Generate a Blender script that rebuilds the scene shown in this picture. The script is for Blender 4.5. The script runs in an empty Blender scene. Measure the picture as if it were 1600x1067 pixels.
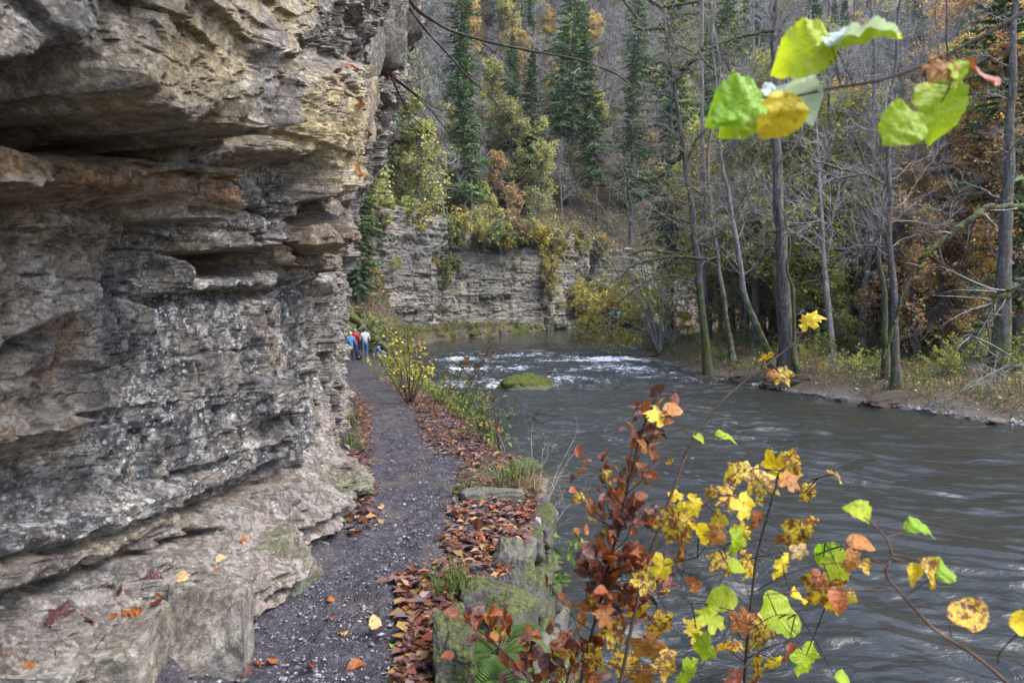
import bpy, math, random
import numpy as np
from mathutils import Vector, Matrix

# ------------------------------------------------------------------ camera, world, light
SC = bpy.context.scene
COL = SC.collection
FPX, CXP, HOR = 1067.0, 800.0, 470.0          # focal length in photo pixels, principal column, horizon row
CAMZ = 1.6
cam_d = bpy.data.cameras.new('camera'); cam = bpy.data.objects.new('camera', cam_d); COL.objects.link(cam)
cam.location = (0, 0, CAMZ); cam.rotation_euler = (math.radians(90), 0, 0)
cam_d.sensor_width = 36; cam_d.lens = 24; cam_d.shift_y = -(533.5 - HOR) / 1600
cam_d.clip_start = 0.05; cam_d.clip_end = 3000
cam_d.dof.use_dof = True; cam_d.dof.focus_distance = 7.0; cam_d.dof.aperture_fstop = 4.5
SC.camera = cam
SUN_EL, SUN_AZ = 58.0, 110.0                   # degrees; azimuth clockwise from +Y (the view direction)
w = bpy.data.worlds.new('World'); SC.world = w; w.use_nodes = True
nt = w.node_tree; bg = nt.nodes['Background']
sky = nt.nodes.new('ShaderNodeTexSky'); sky.sky_type = 'NISHITA'; sky.sun_disc = False
sky.sun_elevation = math.radians(SUN_EL); sky.sun_rotation = math.radians(SUN_AZ)
sky.air_density = 1.0; sky.dust_density = 1.6; sky.ozone_density = 1.0
nt.links.new(sky.outputs[0], bg.inputs[0]); bg.inputs[1].default_value = 0.15
sd = bpy.data.lights.new('sun', 'SUN'); sun = bpy.data.objects.new('sun', sd); COL.objects.link(sun)
sd.energy = 1.3; sd.angle = math.radians(40); sd.color = (1.0, 0.97, 0.93)
_el, _az = math.radians(SUN_EL), math.radians(SUN_AZ)
_sv = Vector((math.sin(_az) * math.cos(_el), math.cos(_az) * math.cos(_el), math.sin(_el)))
sun.rotation_euler = (-_sv).to_track_quat('-Z', 'Y').to_euler(); sun.location = (20, -20, 60)
SC.view_settings.view_transform = 'Standard'; SC.view_settings.look = 'None'
SC.view_settings.exposure = 2.15; SC.view_settings.gamma = 1.0
SC.cycles.max_bounces = 6; SC.cycles.diffuse_bounces = 3; SC.cycles.glossy_bounces = 3
SC.cycles.transmission_bounces = 4; SC.cycles.transparent_max_bounces = 6
SC.cycles.use_denoising = True

# ------------------------------------------------------------------ small helpers
def at(px, py, Y):
    return np.array([(px - CXP) / FPX * Y, Y, CAMZ - (py - HOR) / FPX * Y])
def smooth(a, b, x):
    t = np.clip((x - a) / (b - a), 0, 1); return t * t * (3 - 2 * t)
def lerp(a, b, t): return a + (b - a) * t
_P = np.random.RandomState(7).permutation(256); _P = np.concatenate([_P, _P, _P])
_G = np.random.RandomState(8).normal(size=(256, 3)); _G /= np.linalg.norm(_G, axis=1)[:, None]
def perlin(x, y, z=0.0):
    x, y, z = np.broadcast_arrays(np.asarray(x, float), np.asarray(y, float), np.asarray(z, float))
    xi, yi, zi = np.floor(x).astype(int), np.floor(y).astype(int), np.floor(z).astype(int)
    xf, yf, zf = x - xi, y - yi, z - zi
    u, v, ww = [t * t * t * (t * (t * 6 - 15) + 10) for t in (xf, yf, zf)]
    xi &= 255; yi &= 255; zi &= 255
    def g(i, j, k):
        h = _P[_P[_P[(xi + i) & 255] + ((yi + j) & 255)] + ((zi + k) & 255)]
        gr = _G[h]
        return gr[..., 0] * (xf - i) + gr[..., 1] * (yf - j) + gr[..., 2] * (zf - k)
    a = lerp(lerp(g(0,0,0), g(1,0,0), u), lerp(g(0,1,0), g(1,1,0), u), v)
    b = lerp(lerp(g(0,0,1), g(1,0,1), u), lerp(g(0,1,1), g(1,1,1), u), v)
    return lerp(a, b, ww) * 1.5
def fbm(x, y, z=0.0, o=4, lac=2.03, gain=0.5):
    s, a, t = 0, 1.0, 0
    for i in range(o):
        s = s + a * perlin(np.asarray(x) + 17.3 * i, np.asarray(y) + 5.1 * i, np.asarray(z) + 9.7 * i); t += a
        x, y, z, a = np.asarray(x) * lac, np.asarray(y) * lac, np.asarray(z) * lac, a * gain
    return s / t * 1.6
def rnd1(i, seed=0):                                   # hash of an integer array to 0..1
    i = np.asarray(i).astype(np.int64)
    h = (i * 374761393 + seed * 668265263 + 1442695041) & 0xffffffff
    h = ((h ^ (h >> 13)) * 1274126177) & 0xffffffff
    h = ((h ^ (h >> 16)) * 2246822519) & 0xffffffff
    return ((h ^ (h >> 15)) & 0xffffff) / float(0x1000000)

def mesh_np(name, V, F, mats=(), attrs=None, smooth_shade=True, midx=None):
    """V (N,3); F: array (M,3|4) or list of such arrays"""
    Fs = [np.asarray(f) for f in (F if isinstance(F, list) else [F]) if len(f)]
    me = bpy.data.meshes.new(name)
    V = np.ascontiguousarray(V, dtype=np.float32)
    me.vertices.add(len(V)); me.vertices.foreach_set('co', V.ravel())
    loops = np.concatenate([f.ravel() for f in Fs]).astype(np.int32)
    tot = np.concatenate([np.full(len(f), f.shape[1]) for f in Fs]).astype(np.int32)
    st = np.concatenate([[0], np.cumsum(tot)[:-1]]).astype(np.int32)
    me.loops.add(len(loops)); me.loops.foreach_set('vertex_index', loops)
    me.polygons.add(len(tot)); me.polygons.foreach_set('loop_start', st); me.polygons.foreach_set('loop_total', tot)
    if midx is not None: me.polygons.foreach_set('material_index', np.asarray(midx, dtype=np.int32))
    me.polygons.foreach_set('use_smooth', np.full(len(tot), smooth_shade, dtype=bool))
    for k, d in (attrs or {}).items():
        d = np.asarray(d, dtype=np.float32)
        if d.ndim == 1:
            a = me.attributes.new(k, 'FLOAT', 'POINT'); a.data.foreach_set('value', d)
        else:
            a = me.attributes.new(k, 'FLOAT_COLOR', 'POINT')
            if d.shape[1] == 3: d = np.concatenate([d, np.ones((len(d), 1), np.float32)], 1)
            a.data.foreach_set('color', np.ascontiguousarray(d).ravel())
    me.update(calc_edges=True); me.validate()
    for m in mats: me.materials.append(m)
    return me
def obj(name, me, parent=None, loc=None, label=None, cat=None, group=None, kind=None):
    o = bpy.data.objects.new(name, me); COL.objects.link(o)
    if parent is not None: o.parent = parent
    if loc is not None: o.location = loc
    tag(o, label, cat, group, kind); return o
def tag(o, label=None, cat=None, group=None, kind=None):
    for k, v in (('label', label), ('category', cat), ('group', group), ('kind', kind)):
        if v: o[k] = v
    return o
def empty(name, loc=(0, 0, 0), **kw):
    o = obj(name, None, None, loc, **kw); o.empty_display_size = 0.1; return o
def copy_tree(o, parent=None):
    c = o.copy(); COL.objects.link(c); c.parent = parent
    for ch in o.children: copy_tree(ch, c)
    return c
class MB:                                              # collects vertices and faces of one mesh
    def __init__(s): s.V, s.F3, s.F4, s.C, s.n = [], [], [], [], 0
    def add(s, V, F, col=None):
        V = np.asarray(V, float).reshape(-1, 3); F = np.asarray(F)
        (s.F3 if F.shape[1] == 3 else s.F4).append(F + s.n); s.V.append(V)
        c = np.zeros((len(V), 3)) if col is None else np.broadcast_to(np.asarray(col, float), (len(V), 3))
        s.C.append(c); s.n += len(V)
    def mesh(s, name, mats, smooth_shade=True, extra=None):
        F = []
        if s.F3: F.append(np.concatenate(s.F3))
        if s.F4: F.append(np.concatenate(s.F4))
        at_ = {'col': np.concatenate(s.C)}; at_.update(extra or {})
        return mesh_np(name, np.concatenate(s.V), F, mats, at_, smooth_shade)

# ------------------------------------------------------------------ materials
class NT:
    def __init__(s, name):
        s.m = bpy.data.materials.new(name); s.m.use_nodes = True; s.t = s.m.node_tree; s.t.nodes.clear()
        s.out = s.n('ShaderNodeOutputMaterial')
    def n(s, typ, **kw):
        nd = s.t.nodes.new(typ)
        for k, v in kw.items(): setattr(nd, k, v)
        return nd
    def link(s, a, b): s.t.links.new(a, b)
    def val(s, sock, v):
        if hasattr(v, 'is_linked') or isinstance(v, bpy.types.NodeSocket): s.link(v, sock)
        else: sock.default_value = v
    def coord(s): return s.n('ShaderNodeTexCoord').outputs['Object']
    def pos(s): return s.n('ShaderNodeNewGeometry').outputs['Position']
    def attr(s, name, color=False):
        a = s.n('ShaderNodeAttribute', attribute_name=name); return a.outputs['Color' if color else 'Fac']
    def mapping(s, v, scale=(1,1,1), loc=(0,0,0)):
        m = s.n('ShaderNodeMapping'); s.link(v, m.inputs[0]); m.inputs['Scale'].default_value = scale; m.inputs['Location'].default_value = loc
        return m.outputs[0]
    def noise(s, v, scale, detail=4, rough=0.55, dist=0.0, color=False):
        nd = s.n('ShaderNodeTexNoise'); s.link(v, nd.inputs['Vector'])
        nd.inputs['Scale'].default_value = scale; nd.inputs['Detail'].default_value = detail
        nd.inputs['Roughness'].default_value = rough; nd.inputs['Distortion'].default_value = dist
        return nd.outputs['Color' if color else 'Fac']
    def voro(s, v, scale, feature='F1', out='Distance', rand=1.0):
        nd = s.n('ShaderNodeTexVoronoi', feature=feature); s.link(v, nd.inputs['Vector'])
        nd.inputs['Scale'].default_value = scale; nd.inputs['Randomness'].default_value = rand
        return nd.outputs[out]
    def ramp(s, f, stops, interp='LINEAR'):
        r = s.n('ShaderNodeValToRGB'); s.link(f, r.inputs[0]); r.color_ramp.interpolation = interp
        e = r.color_ramp.elements
        while len(e) < len(stops): e.new(0.5)
        for el, (p, c) in zip(e, stops):
            el.position = p; el.color = (c if len(c) == 4 else (*c, 1)) if hasattr(c, '__len__') else (c, c, c, 1)
        return r.outputs[0]
    def rng(s, f, a, b, c=0.0, d=1.0):
        r = s.n('ShaderNodeMapRange', interpolation_type='SMOOTHSTEP'); s.val(r.inputs[0], f)
        for i, v in enumerate((a, b, c, d)): r.inputs[1 + i].default_value = v
        return r.outputs[0]
    def math(s, op, a, b=None, clamp=False):
        m = s.n('ShaderNodeMath', operation=op, use_clamp=clamp); s.val(m.inputs[0], a)
        if b is not None: s.val(m.inputs[1], b)
        return m.outputs[0]
    def mix(s, f, a, b, mode='MIX'):
        m = s.n('ShaderNodeMix', data_type='RGBA', blend_type=mode); m.clamp_factor = True
        s.val(m.inputs['Factor'], f)
        for sock, v in ((m.inputs[6], a), (m.inputs[7], b)):
            if isinstance(v, tuple) and len(v) == 3: v = (*v, 1)
            s.val(sock, v)
        return m.outputs[2]
    def bump(s, h, strength=0.5, dist=0.02, normal=None):
        b = s.n('ShaderNodeBump'); b.inputs['Strength'].default_value = strength; b.inputs['Distance'].default_value = dist
        s.link(h, b.inputs['Height'])
        if normal is not None: s.link(normal, b.inputs['Normal'])
        return b.outputs[0]
    def principled(s, col, rough=0.7, normal=None, spec=0.4, **kw):
        p = s.n('ShaderNodeBsdfPrincipled')
        if isinstance(col, tuple) and len(col) == 3: col = (*col, 1)
        s.val(p.inputs['Base Color'], col); s.val(p.inputs['Roughness'], rough); s.val(p.inputs['Specular IOR Level'], spec)
        if normal is not None: s.link(normal, p.inputs['Normal'])
        for k, v in kw.items(): s.val(p.inputs[k], v)
        return p.outputs[0]
    def done(s, sh): s.link(sh, s.out.inputs[0]); return s.m

def mat_rock():
    t = NT('limestone_rock'); c = t.coord()
    big = t.noise(c, 0.9, 5, 0.6); mid = t.noise(c, 4.5, 6, 0.65, 0.4); fine = t.noise(c, 28, 5, 0.7)
    col = t.ramp(big, [(0.3, (0.125, 0.108, 0.094)), (0.48, (0.235, 0.205, 0.172)), (0.62, (0.34, 0.30, 0.25)), (0.78, (0.215, 0.182, 0.166))])
    col = t.mix(t.rng(mid, 0.42, 0.7), col, (0.36, 0.33, 0.30))
    col = t.mix(t.rng(mid, 0.5, 0.28), col, (0.095, 0.075, 0.062))
    # iron-stained brown and ochre areas
    br = t.math('MULTIPLY', t.attr('brown'), t.rng(t.noise(c, 3.2, 5, 0.6), 0.34, 0.58))
    col = t.mix(br, col, t.mix(t.rng(fine, 0.35, 0.65), (0.070, 0.035, 0.018), (0.20, 0.108, 0.058)))
    oc = t.math('MULTIPLY', t.attr('ochre'), t.rng(t.noise(c, 3.9, 6, 0.65), 0.34, 0.54))
    col = t.mix(oc, col, t.mix(t.rng(mid, 0.35, 0.65), (0.31, 0.235, 0.11), (0.50, 0.40, 0.21)))
    # grey-black algae and pale lichen
    li = t.attr('lichen')
    dk = t.math('MULTIPLY', li, t.rng(t.noise(c, 4.5, 6, 0.72), 0.36, 0.54))
    col = t.mix(t.math('MULTIPLY', li, 0.35), col, (0.155, 0.148, 0.15))
    col = t.mix(t.math('MULTIPLY', dk, 0.92), col, (0.058, 0.054, 0.055))
    wv = t.mix(0.035, c, t.noise(c, 14, 3, 0.6, color=True))
    gate = t.rng(t.noise(c, 3.1, 5, 0.65), 0.40, 0.62)
    def spots(scale, r0, r1, thr):
        d = t.voro(wv, scale); r = t.voro(wv, scale, out='Color')
        sx = t.n('ShaderNodeSeparateColor'); t.link(r, sx.inputs[0])
        on = t.math('GREATER_THAN', sx.outputs[0], thr)
        return t.math('MULTIPLY', on, t.rng(d, r1, r0))
    sp = t.math('MAXIMUM', spots(27, 0.20, 0.42, 0.52), t.math('MAXIMUM', spots(12, 0.18, 0.42, 0.60), spots(55, 0.24, 0.45, 0.55)))
    sp = t.math('MULTIPLY', t.math('MULTIPLY', sp, li), t.math('ADD', t.math('MULTIPLY', gate, 0.9), 0.16))
    patch = t.math('MULTIPLY', t.math('MULTIPLY', t.rng(t.noise(c, 11, 7, 0.75), 0.47, 0.60), gate), t.math('MULTIPLY', li, 0.75))
    col = t.mix(t.math('MULTIPLY', t.math('MAXIMUM', sp, patch), 0.85), col, t.mix(fine, (0.36, 0.36, 0.36), (0.60, 0.59, 0.57)))
    # moss where asked for
    mo = t.math('MULTIPLY', t.attr('moss'), t.rng(t.noise(c, 6, 6, 0.7), 0.38, 0.55))
    col = t.mix(mo, col, t.mix(fine, (0.035, 0.055, 0.008), (0.11, 0.15, 0.02)))
    grit = t.math('ADD', t.math('MULTIPLY', fine, 0.5), t.math('MULTIPLY', t.noise(c, 95, 4, 0.75), 0.5))
    col = t.mix(t.rng(grit, 0.34, 0.66), t.mix(1.0, col, (0.66, 0.62, 0.59), 'MULTIPLY'), t.mix(1.0, col, (1.85, 1.80, 1.72), 'MULTIPLY'))
    rg = t.math('ABSOLUTE', t.math('SUBTRACT', t.noise(c, 7, 8, 0.7, 0.3), 0.5))
    h = t.math('ADD', t.math('MULTIPLY', t.noise(c, 9, 10, 0.76), 1.0), t.math('ADD', t.math('MULTIPLY', t.noise(c, 60, 5, 0.75), 0.30), t.math('MULTIPLY', t.rng(rg, 0.0, 0.035), 0.25)))
    rough = t.rng(t.noise(c, 6, 4), 0.3, 0.7, 0.5, 0.85)
    return t.done(t.principled(col, rough, t.bump(h, 1.0, 0.045), 0.45))

def mat_farcliff():
    t = NT('far_limestone'); c = t.coord()
    lay = t.noise(t.mapping(c, (0.25, 0.25, 3.2)), 1.0, 6, 0.65, 0.2); big = t.noise(c, 0.22, 4, 0.6); fine = t.noise(c, 3.0, 6, 0.7)
    col = t.ramp(lay, [(0.3, (0.09, 0.08, 0.068)), (0.48, (0.20, 0.176, 0.148)), (0.62, (0.30, 0.268, 0.225)), (0.8, (0.22, 0.197, 0.175))])
    col = t.mix(t.rng(fine, 0.5, 0.25), col, (0.07, 0.063, 0.06))
    col = t.mix(t.math('MULTIPLY', t.rng(big, 0.48, 0.64), 0.65), col, (0.13, 0.12, 0.115))
    col = t.mix(t.math('MULTIPLY', t.rng(t.noise(t.mapping(c, (1.1, 1.1, 0.16)), 1.0, 5, 0.7), 0.55, 0.70), 0.6), col, (0.085, 0.08, 0.07))
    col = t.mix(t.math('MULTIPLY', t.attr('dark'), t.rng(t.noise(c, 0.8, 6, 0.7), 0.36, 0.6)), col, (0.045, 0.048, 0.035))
    col = t.mix(t.math('MULTIPLY', t.rng(t.noise(c, 0.5, 5, 0.7), 0.56, 0.66), 0.7), col, (0.33, 0.27, 0.18))
    col = t.mix(t.math('MULTIPLY', t.attr('moss'), t.rng(t.noise(c, 1.3, 6, 0.7), 0.4, 0.55)), col, t.mix(fine, (0.03, 0.04, 0.01), (0.09, 0.12, 0.02)))
    h = t.math('ADD', lay, t.math('MULTIPLY', fine, 0.6))
    return t.done(t.principled(col, 0.85, t.bump(h, 0.9, 0.25), 0.25))

def mat_ground():
    t = NT('forest_floor'); c = t.coord()
    a = t.noise(c, 0.35, 5, 0.6); b = t.noise(c, 6, 6, 0.75); v = t.voro(c, 22, out='Color')
    col = t.ramp(b, [(0.3, (0.018, 0.014, 0.012)), (0.5, (0.052, 0.038, 0.031)), (0.65, (0.095, 0.065, 0.05)), (0.8, (0.14, 0.11, 0.085))])
    col = t.mix(t.math('MULTIPLY', t.rng(a, 0.5, 0.62), 0.55), col, t.mix(b, (0.022, 0.032, 0.009), (0.085, 0.10, 0.03)))
    sx = t.n('ShaderNodeSeparateColor'); t.link(v, sx.inputs[0])
    col = t.mix(t.math('MULTIPLY', t.math('GREATER_THAN', sx.outputs[0], 0.72), 0.6), col, t.mix(sx.outputs[1], (0.16, 0.07, 0.03), (0.25, 0.17, 0.07)))
    col = t.mix(t.math('MULTIPLY', t.attr('sand'), t.rng(t.noise(c, 1.3, 5, 0.7), 0.3, 0.5)), col, t.mix(b, (0.05, 0.043, 0.038), (0.20, 0.175, 0.16)))
    return t.done(t.principled(col, 0.85, t.bump(t.math('ADD', b, t.math('MULTIPLY', sx.outputs[2], 0.2)), 0.9, 0.09), 0.3))

def mat_path():
    t = NT('wet_gravel_path'); c = t.coord()
    n1 = t.noise(c, 1.6, 5, 0.6); n2 = t.noise(c, 16, 7, 0.75); n3 = t.noise(c, 75, 4, 0.7)
    vd = t.voro(c, 70, out='Distance'); vc = t.voro(c, 70, out='Color')
    sx = t.n('ShaderNodeSeparateColor'); t.link(vc, sx.inputs[0])
    col = t.ramp(n2, [(0.3, (0.014, 0.012, 0.015)), (0.5, (0.039, 0.033, 0.041)), (0.68, (0.085, 0.075, 0.087)), (0.85, (0.14, 0.128, 0.142))])
    col = t.mix(t.math('MULTIPLY', t.rng(n1, 0.5, 0.66), 0.6), col, (0.10, 0.078, 0.062))
    col = t.mix(t.math('MULTIPLY', t.math('GREATER_THAN', sx.outputs[0], 0.86), t.rng(vd, 0.42, 0.25)), col, t.mix(sx.outputs[1], (0.13, 0.125, 0.13), (0.36, 0.35, 0.35)))
    h = t.math('ADD', t.math('MULTIPLY', n2, 1.0), t.math('ADD', t.math('MULTIPLY', n3, 0.3), t.math('MULTIPLY', t.rng(vd, 0.5, 0.1), 0.35)))
    rough = t.rng(t.noise(c, 5, 5, 0.65), 0.40, 0.62, 0.12, 0.55)
    return t.done(t.principled(col, rough, t.bump(h, 1.0, 0.022), 0.5))

def mat_water():
    t = NT('river_water'); c = t.coord()
    n = t.noise(t.mapping(c, (0.8, 1.5, 1)), 2.6, 4, 0.55, 0.6); n2 = t.noise(c, 17, 4, 0.6, 0.3)
    f = t.attr('foam')
    fm = t.math('MULTIPLY', t.rng(t.math('ADD', t.noise(t.mapping(c, (1.0, 2.0, 1)), 5.5, 7, 0.78, 0.8), t.math('MULTIPLY', f, 0.36)), 0.66, 0.86), t.rng(f, 0.03, 0.3))
    murk = t.mix(t.noise(c, 0.25, 3), (0.015, 0.017, 0.016), (0.033, 0.032, 0.026))
    h = t.math('ADD', t.math('MULTIPLY', n, 1.0), t.math('MULTIPLY', n2, 0.10))
    h = t.math('ADD', h, t.math('MULTIPLY', t.noise(t.mapping(c, (0.55, 1.7, 1)), 8.5, 4, 0.6, 0.8), 0.30))
    nrm = t.bump(h, 0.9, 0.075); t.link(t.attr('chop'), nrm.node.inputs['Strength'])
    wat = t.principled(murk, 0.06, nrm, 0.5, IOR=1.333)
    foam = t.principled((0.58, 0.62, 0.66), 0.7, nrm, 0.3)
    mx = t.n('ShaderNodeMixShader'); t.link(fm, mx.inputs[0]); t.link(wat, mx.inputs[1]); t.link(foam, mx.inputs[2])
    return t.done(mx.outputs[0])

def mat_bark(name, lo, hi, pale=0.35, mossy=0.5, palecol=(0.42, 0.42, 0.40)):
    t = NT(name); c = t.coord()
    s = t.noise(t.mapping(c, (9, 9, 1.6)), 1.0, 6, 0.7, 0.3); p = t.noise(c, 3.5, 5, 0.7)
    col = t.mix(t.rng(s, 0.3, 0.7), lo, hi)
    col = t.mix(t.math('MULTIPLY', t.rng(t.noise(c, 7, 6, 0.75), 0.54, 0.64), pale), col, palecol)
    ma = t.math('MULTIPLY', t.attr('moss'), mossy)
    mo = t.math('MULTIPLY', t.rng(t.math('ADD', p, t.math('MULTIPLY', ma, 0.14)), 0.56, 0.68), t.math('MULTIPLY', ma, 3.0, True))
    col = t.mix(mo, col, t.mix(t.rng(t.noise(c, 18, 6, 0.75), 0.35, 0.65), (0.018, 0.026, 0.005), (0.115, 0.13, 0.022)))
    return t.done(t.principled(col, 0.85, t.bump(t.math('ADD', s, t.math('MULTIPLY', mo, 0.5)), 0.8, 0.03), 0.25))

def mat_moss():
    t = NT('green_moss'); c = t.coord()
    n = t.noise(c, 30, 6, 0.7); b = t.noise(c, 4, 4, 0.6)
    n = t.math('ADD', t.math('MULTIPLY', n, 0.6), t.math('MULTIPLY', t.noise(c, 9, 5, 0.7), 0.4))
    col = t.mix(t.rng(n, 0.36, 0.64), (0.014, 0.020, 0.006), (0.125, 0.145, 0.022))
    col = t.mix(t.rng(b, 0.52, 0.66), col, (0.06, 0.05, 0.03))
    return t.done(t.principled(col, 0.9, t.bump(n, 1.0, 0.12), 0.2))

def mat_stone(name='mossy_stone', moss=0.8, tone=1.0):
    t = NT(name); c = t.coord()
    n = t.noise(c, 7, 7, 0.7); f = t.noise(c, 40, 5, 0.7)
    col = t.ramp(n, [(0.3, (0.07 * tone, 0.062 * tone, 0.055 * tone)), (0.52, (0.20 * tone, 0.18 * tone, 0.16 * tone)), (0.7, (0.33 * tone, 0.31 * tone, 0.28 * tone))])
    g = t.n('ShaderNodeNewGeometry'); sx = t.n('ShaderNodeSeparateXYZ'); t.link(g.outputs['Normal'], sx.inputs[0])
    m = t.math('ADD', t.noise(c, 3.5, 6, 0.7), t.math('MULTIPLY', sx.outputs[2], 0.12))
    mm = t.math('MULTIPLY', t.rng(m, 0.48, 0.62), moss)
    col = t.mix(mm, col, t.mix(t.rng(f, 0.35, 0.65), (0.012, 0.018, 0.005), (0.095, 0.105, 0.02)))
    h = t.math('ADD', n, t.math('ADD', t.math('MULTIPLY', f, 0.3), t.math('MULTIPLY', mm, 0.4)))
    return t.done(t.principled(col, 0.8, t.bump(h, 0.9, 0.03), 0.3))

def leaf_shader(t, col, rough=0.5, trans=0.4, normal=None, spec=0.35):
    p = t.principled(col, rough, normal, spec)
    tr = t.n('ShaderNodeBsdfTranslucent'); t.link(t.mix(1.0, col, (1.15, 1.2, 0.75), 'MULTIPLY'), tr.inputs[0])
    mx = t.n('ShaderNodeMixShader'); mx.inputs[0].default_value = trans; t.link(p, mx.inputs[1]); t.link(tr.outputs[0], mx.inputs[2])
    return t.done(mx.outputs[0])
def mat_foliage(name='foliage', trans=0.35, rough=0.55, spec=0.3):
    t = NT(name); oi = t.n('ShaderNodeObjectInfo')
    hsv = t.n('ShaderNodeHueSaturation'); t.link(t.attr('col', True), hsv.inputs['Color'])
    t.link(t.rng(oi.outputs['Random'], 0, 1, 0.8, 1.2), hsv.inputs['Value'])
    return leaf_shader(t, hsv.outputs[0], rough, trans, None, spec)
def mat_leaf(name, a, b, spot=(0.10, 0.04, 0.015), spots=0.4, trans=0.4, rough=0.38, vein=0.25):
    """a hero leaf: local X runs base to tip, Y across; side veins, brown spots, and a tone per leaf"""
    t = NT(name); c = t.coord(); oi = t.n('ShaderNodeObjectInfo')
    off = t.n('ShaderNodeVectorMath', operation='ADD'); t.link(c, off.inputs[0])
    sc = t.n('ShaderNodeVectorMath', operation='SCALE'); t.link(oi.outputs['Location'], sc.inputs[0]); sc.inputs['Scale'].default_value = 9.0
    t.link(sc.outputs[0], off.inputs[1]); cc = off.outputs[0]
    sx = t.n('ShaderNodeSeparateXYZ'); t.link(c, sx.inputs[0])
    ay = t.math('ABSOLUTE', sx.outputs[1])
    vv = t.math('SINE', t.math('MULTIPLY', t.math('SUBTRACT', sx.outputs[0], t.math('MULTIPLY', ay, 0.9)), 42.0))
    veins = t.math('MAXIMUM', t.rng(ay, 0.03, 0.0), t.math('MULTIPLY', t.rng(vv, 0.86, 1.0), 0.6))
    col = t.mix(t.rng(t.math('ADD', t.math('MULTIPLY', oi.outputs['Random'], 0.8), t.math('MULTIPLY', t.noise(cc, 2.2, 4), 0.4)), 0.25, 0.95), a, b)
    col = t.mix(t.math('MULTIPLY', veins, vein), col, t.mix(1.0, col, (1.5, 1.4, 1.1), 'MULTIPLY'))
    sp = t.math('MULTIPLY', t.rng(t.noise(cc, 5.5, 5, 0.7), 0.62 - 0.2 * spots, 0.70 - 0.2 * spots), min(1.0, spots * 1.6))
    col = t.mix(sp, col, spot)
    nrm = t.bump(t.math('ADD', veins, t.noise(c, 6, 3)), 0.35, 0.06)
    return leaf_shader(t, col, rough, trans, nrm, 0.5)
def mat_plain(name, col, rough=0.8, var=0.25, scale=30):
    t = NT(name); c = t.coord(); n = t.noise(c, scale, 5, 0.65)
    k = t.mix(n, tuple(x * (1 - var) for x in col), tuple(min(1, x * (1 + var)) for x in col))
    return t.done(t.principled(k, rough, t.bump(n, 0.3, 0.01), 0.3))
M = dict(rock=mat_rock(), farcliff=mat_farcliff(), ground=mat_ground(), path=mat_path(), water=mat_water(),
         bark=mat_bark('grey_bark', (0.032, 0.027, 0.023), (0.13, 0.113, 0.098), 0.35, 1.0),
         birch=mat_bark('pale_bark', (0.075, 0.068, 0.06), (0.24, 0.22, 0.20), 0.5, 1.0, (0.46, 0.45, 0.42)),
         twig=mat_bark('grey_twig', (0.10, 0.09, 0.082), (0.29, 0.265, 0.245), 0.3, 1.0),
         paletwig=mat_bark('pale_twig', (0.15, 0.138, 0.13), (0.36, 0.335, 0.32), 0.3, 1.0),
         darktwig=mat_bark('dark_twig', (0.022, 0.016, 0.012), (0.065, 0.045, 0.035), 0.15, 0.3),
         redtwig=mat_bark('brown_twig', (0.05, 0.03, 0.02), (0.15, 0.085, 0.055), 0.2, 0.2),
         moss=mat_moss(), stone=mat_stone('mossy_stone', 0.9, 0.55), drystone=mat_stone('bare_stone', 0.5, 0.75), foliage=mat_foliage(),
         needles=mat_foliage('needles', 0.15, 0.6), litter=mat_foliage('wet_litter', 0.1, 0.3, 0.55),
         grass=mat_foliage('grass_blades', 0.3, 0.5))

# ------------------------------------------------------------------ plan of the valley
def poly(pts):
    a = np.array(pts, float); return lambda y: np.interp(y, a[:, 0], a[:, 1])
path_z = poly([(-5, 0), (5, 0), (8, -0.1), (11.3, -0.3), (19.7, -0.8), (35, -1.55), (45, -1.5), (60, -1.3), (120, -1)])
bank_x = poly([(-5, -0.30), (2.0, -0.30), (3.0, -0.30), (3.75, -0.36), (4.0, -0.05), (4.6, 0.06), (5.6, 0.2), (7.1, 0.22), (7.5, -0.1), (8.5, -0.35), (11.5, -0.85), (15, -1.7), (19, -2.6), (27, -4.2), (35, -6.6), (45, -9.5), (60, -12)])
ZW = -2.2
WL = [(2.4, -12), (1.9, 0), (1.75, 3), (1.25, 4.6), (0.75, 6), (0.55, 8), (0.3, 10), (-0.2, 13), (-0.9, 17), (-1.7, 21), (-2.6, 27), (-4.6, 36), (-6.6, 46), (-8.0, 56), (-7.2, 66), (-2.5, 75), (1.5, 83), (5.2, 92), (11, 98), (25, 105), (60, 114), (140, 130)]
WR = [(22, -12), (21, 0), (19, 8), (17, 14), (15.2, 20.3), (13.4, 24.5), (11.6, 28.2), (9.7, 32.5), (9.1, 39), (8.7, 46), (8.9, 52), (10.0, 58), (13.5, 66), (22, 75), (40, 83), (80, 92), (140, 100)]
WL, WR = np.array(WL, float), np.array(WR, float)
def dist_line(X, Y, L):
    d = np.full(np.broadcast(X, Y).shape, 1e9)
    for (x0, y0), (x1, y1) in zip(L[:-1], L[1:]):
        vx, vy = x1 - x0, y1 - y0
        t = np.clip(((X - x0) * vx + (Y - y0) * vy) / (vx * vx + vy * vy), 0, 1)
        d = np.minimum(d, np.hypot(X - x0 - t * vx, Y - y0 - t * vy))
    return d
_RP = np.concatenate([WL, WR[::-1]])
def in_poly(X, Y, P):
    X, Y = np.broadcast_arrays(X, Y); c = np.zeros(X.shape, bool)
    for i in range(len(P)):
        x0, y0 = P[i - 1]; x1, y1 = P[i]
        if y0 == y1: continue
        c ^= ((y0 > Y) != (y1 > Y)) & (X < (x1 - x0) * (Y - y0) / (y1 - y0) + x0)
    return c
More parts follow.
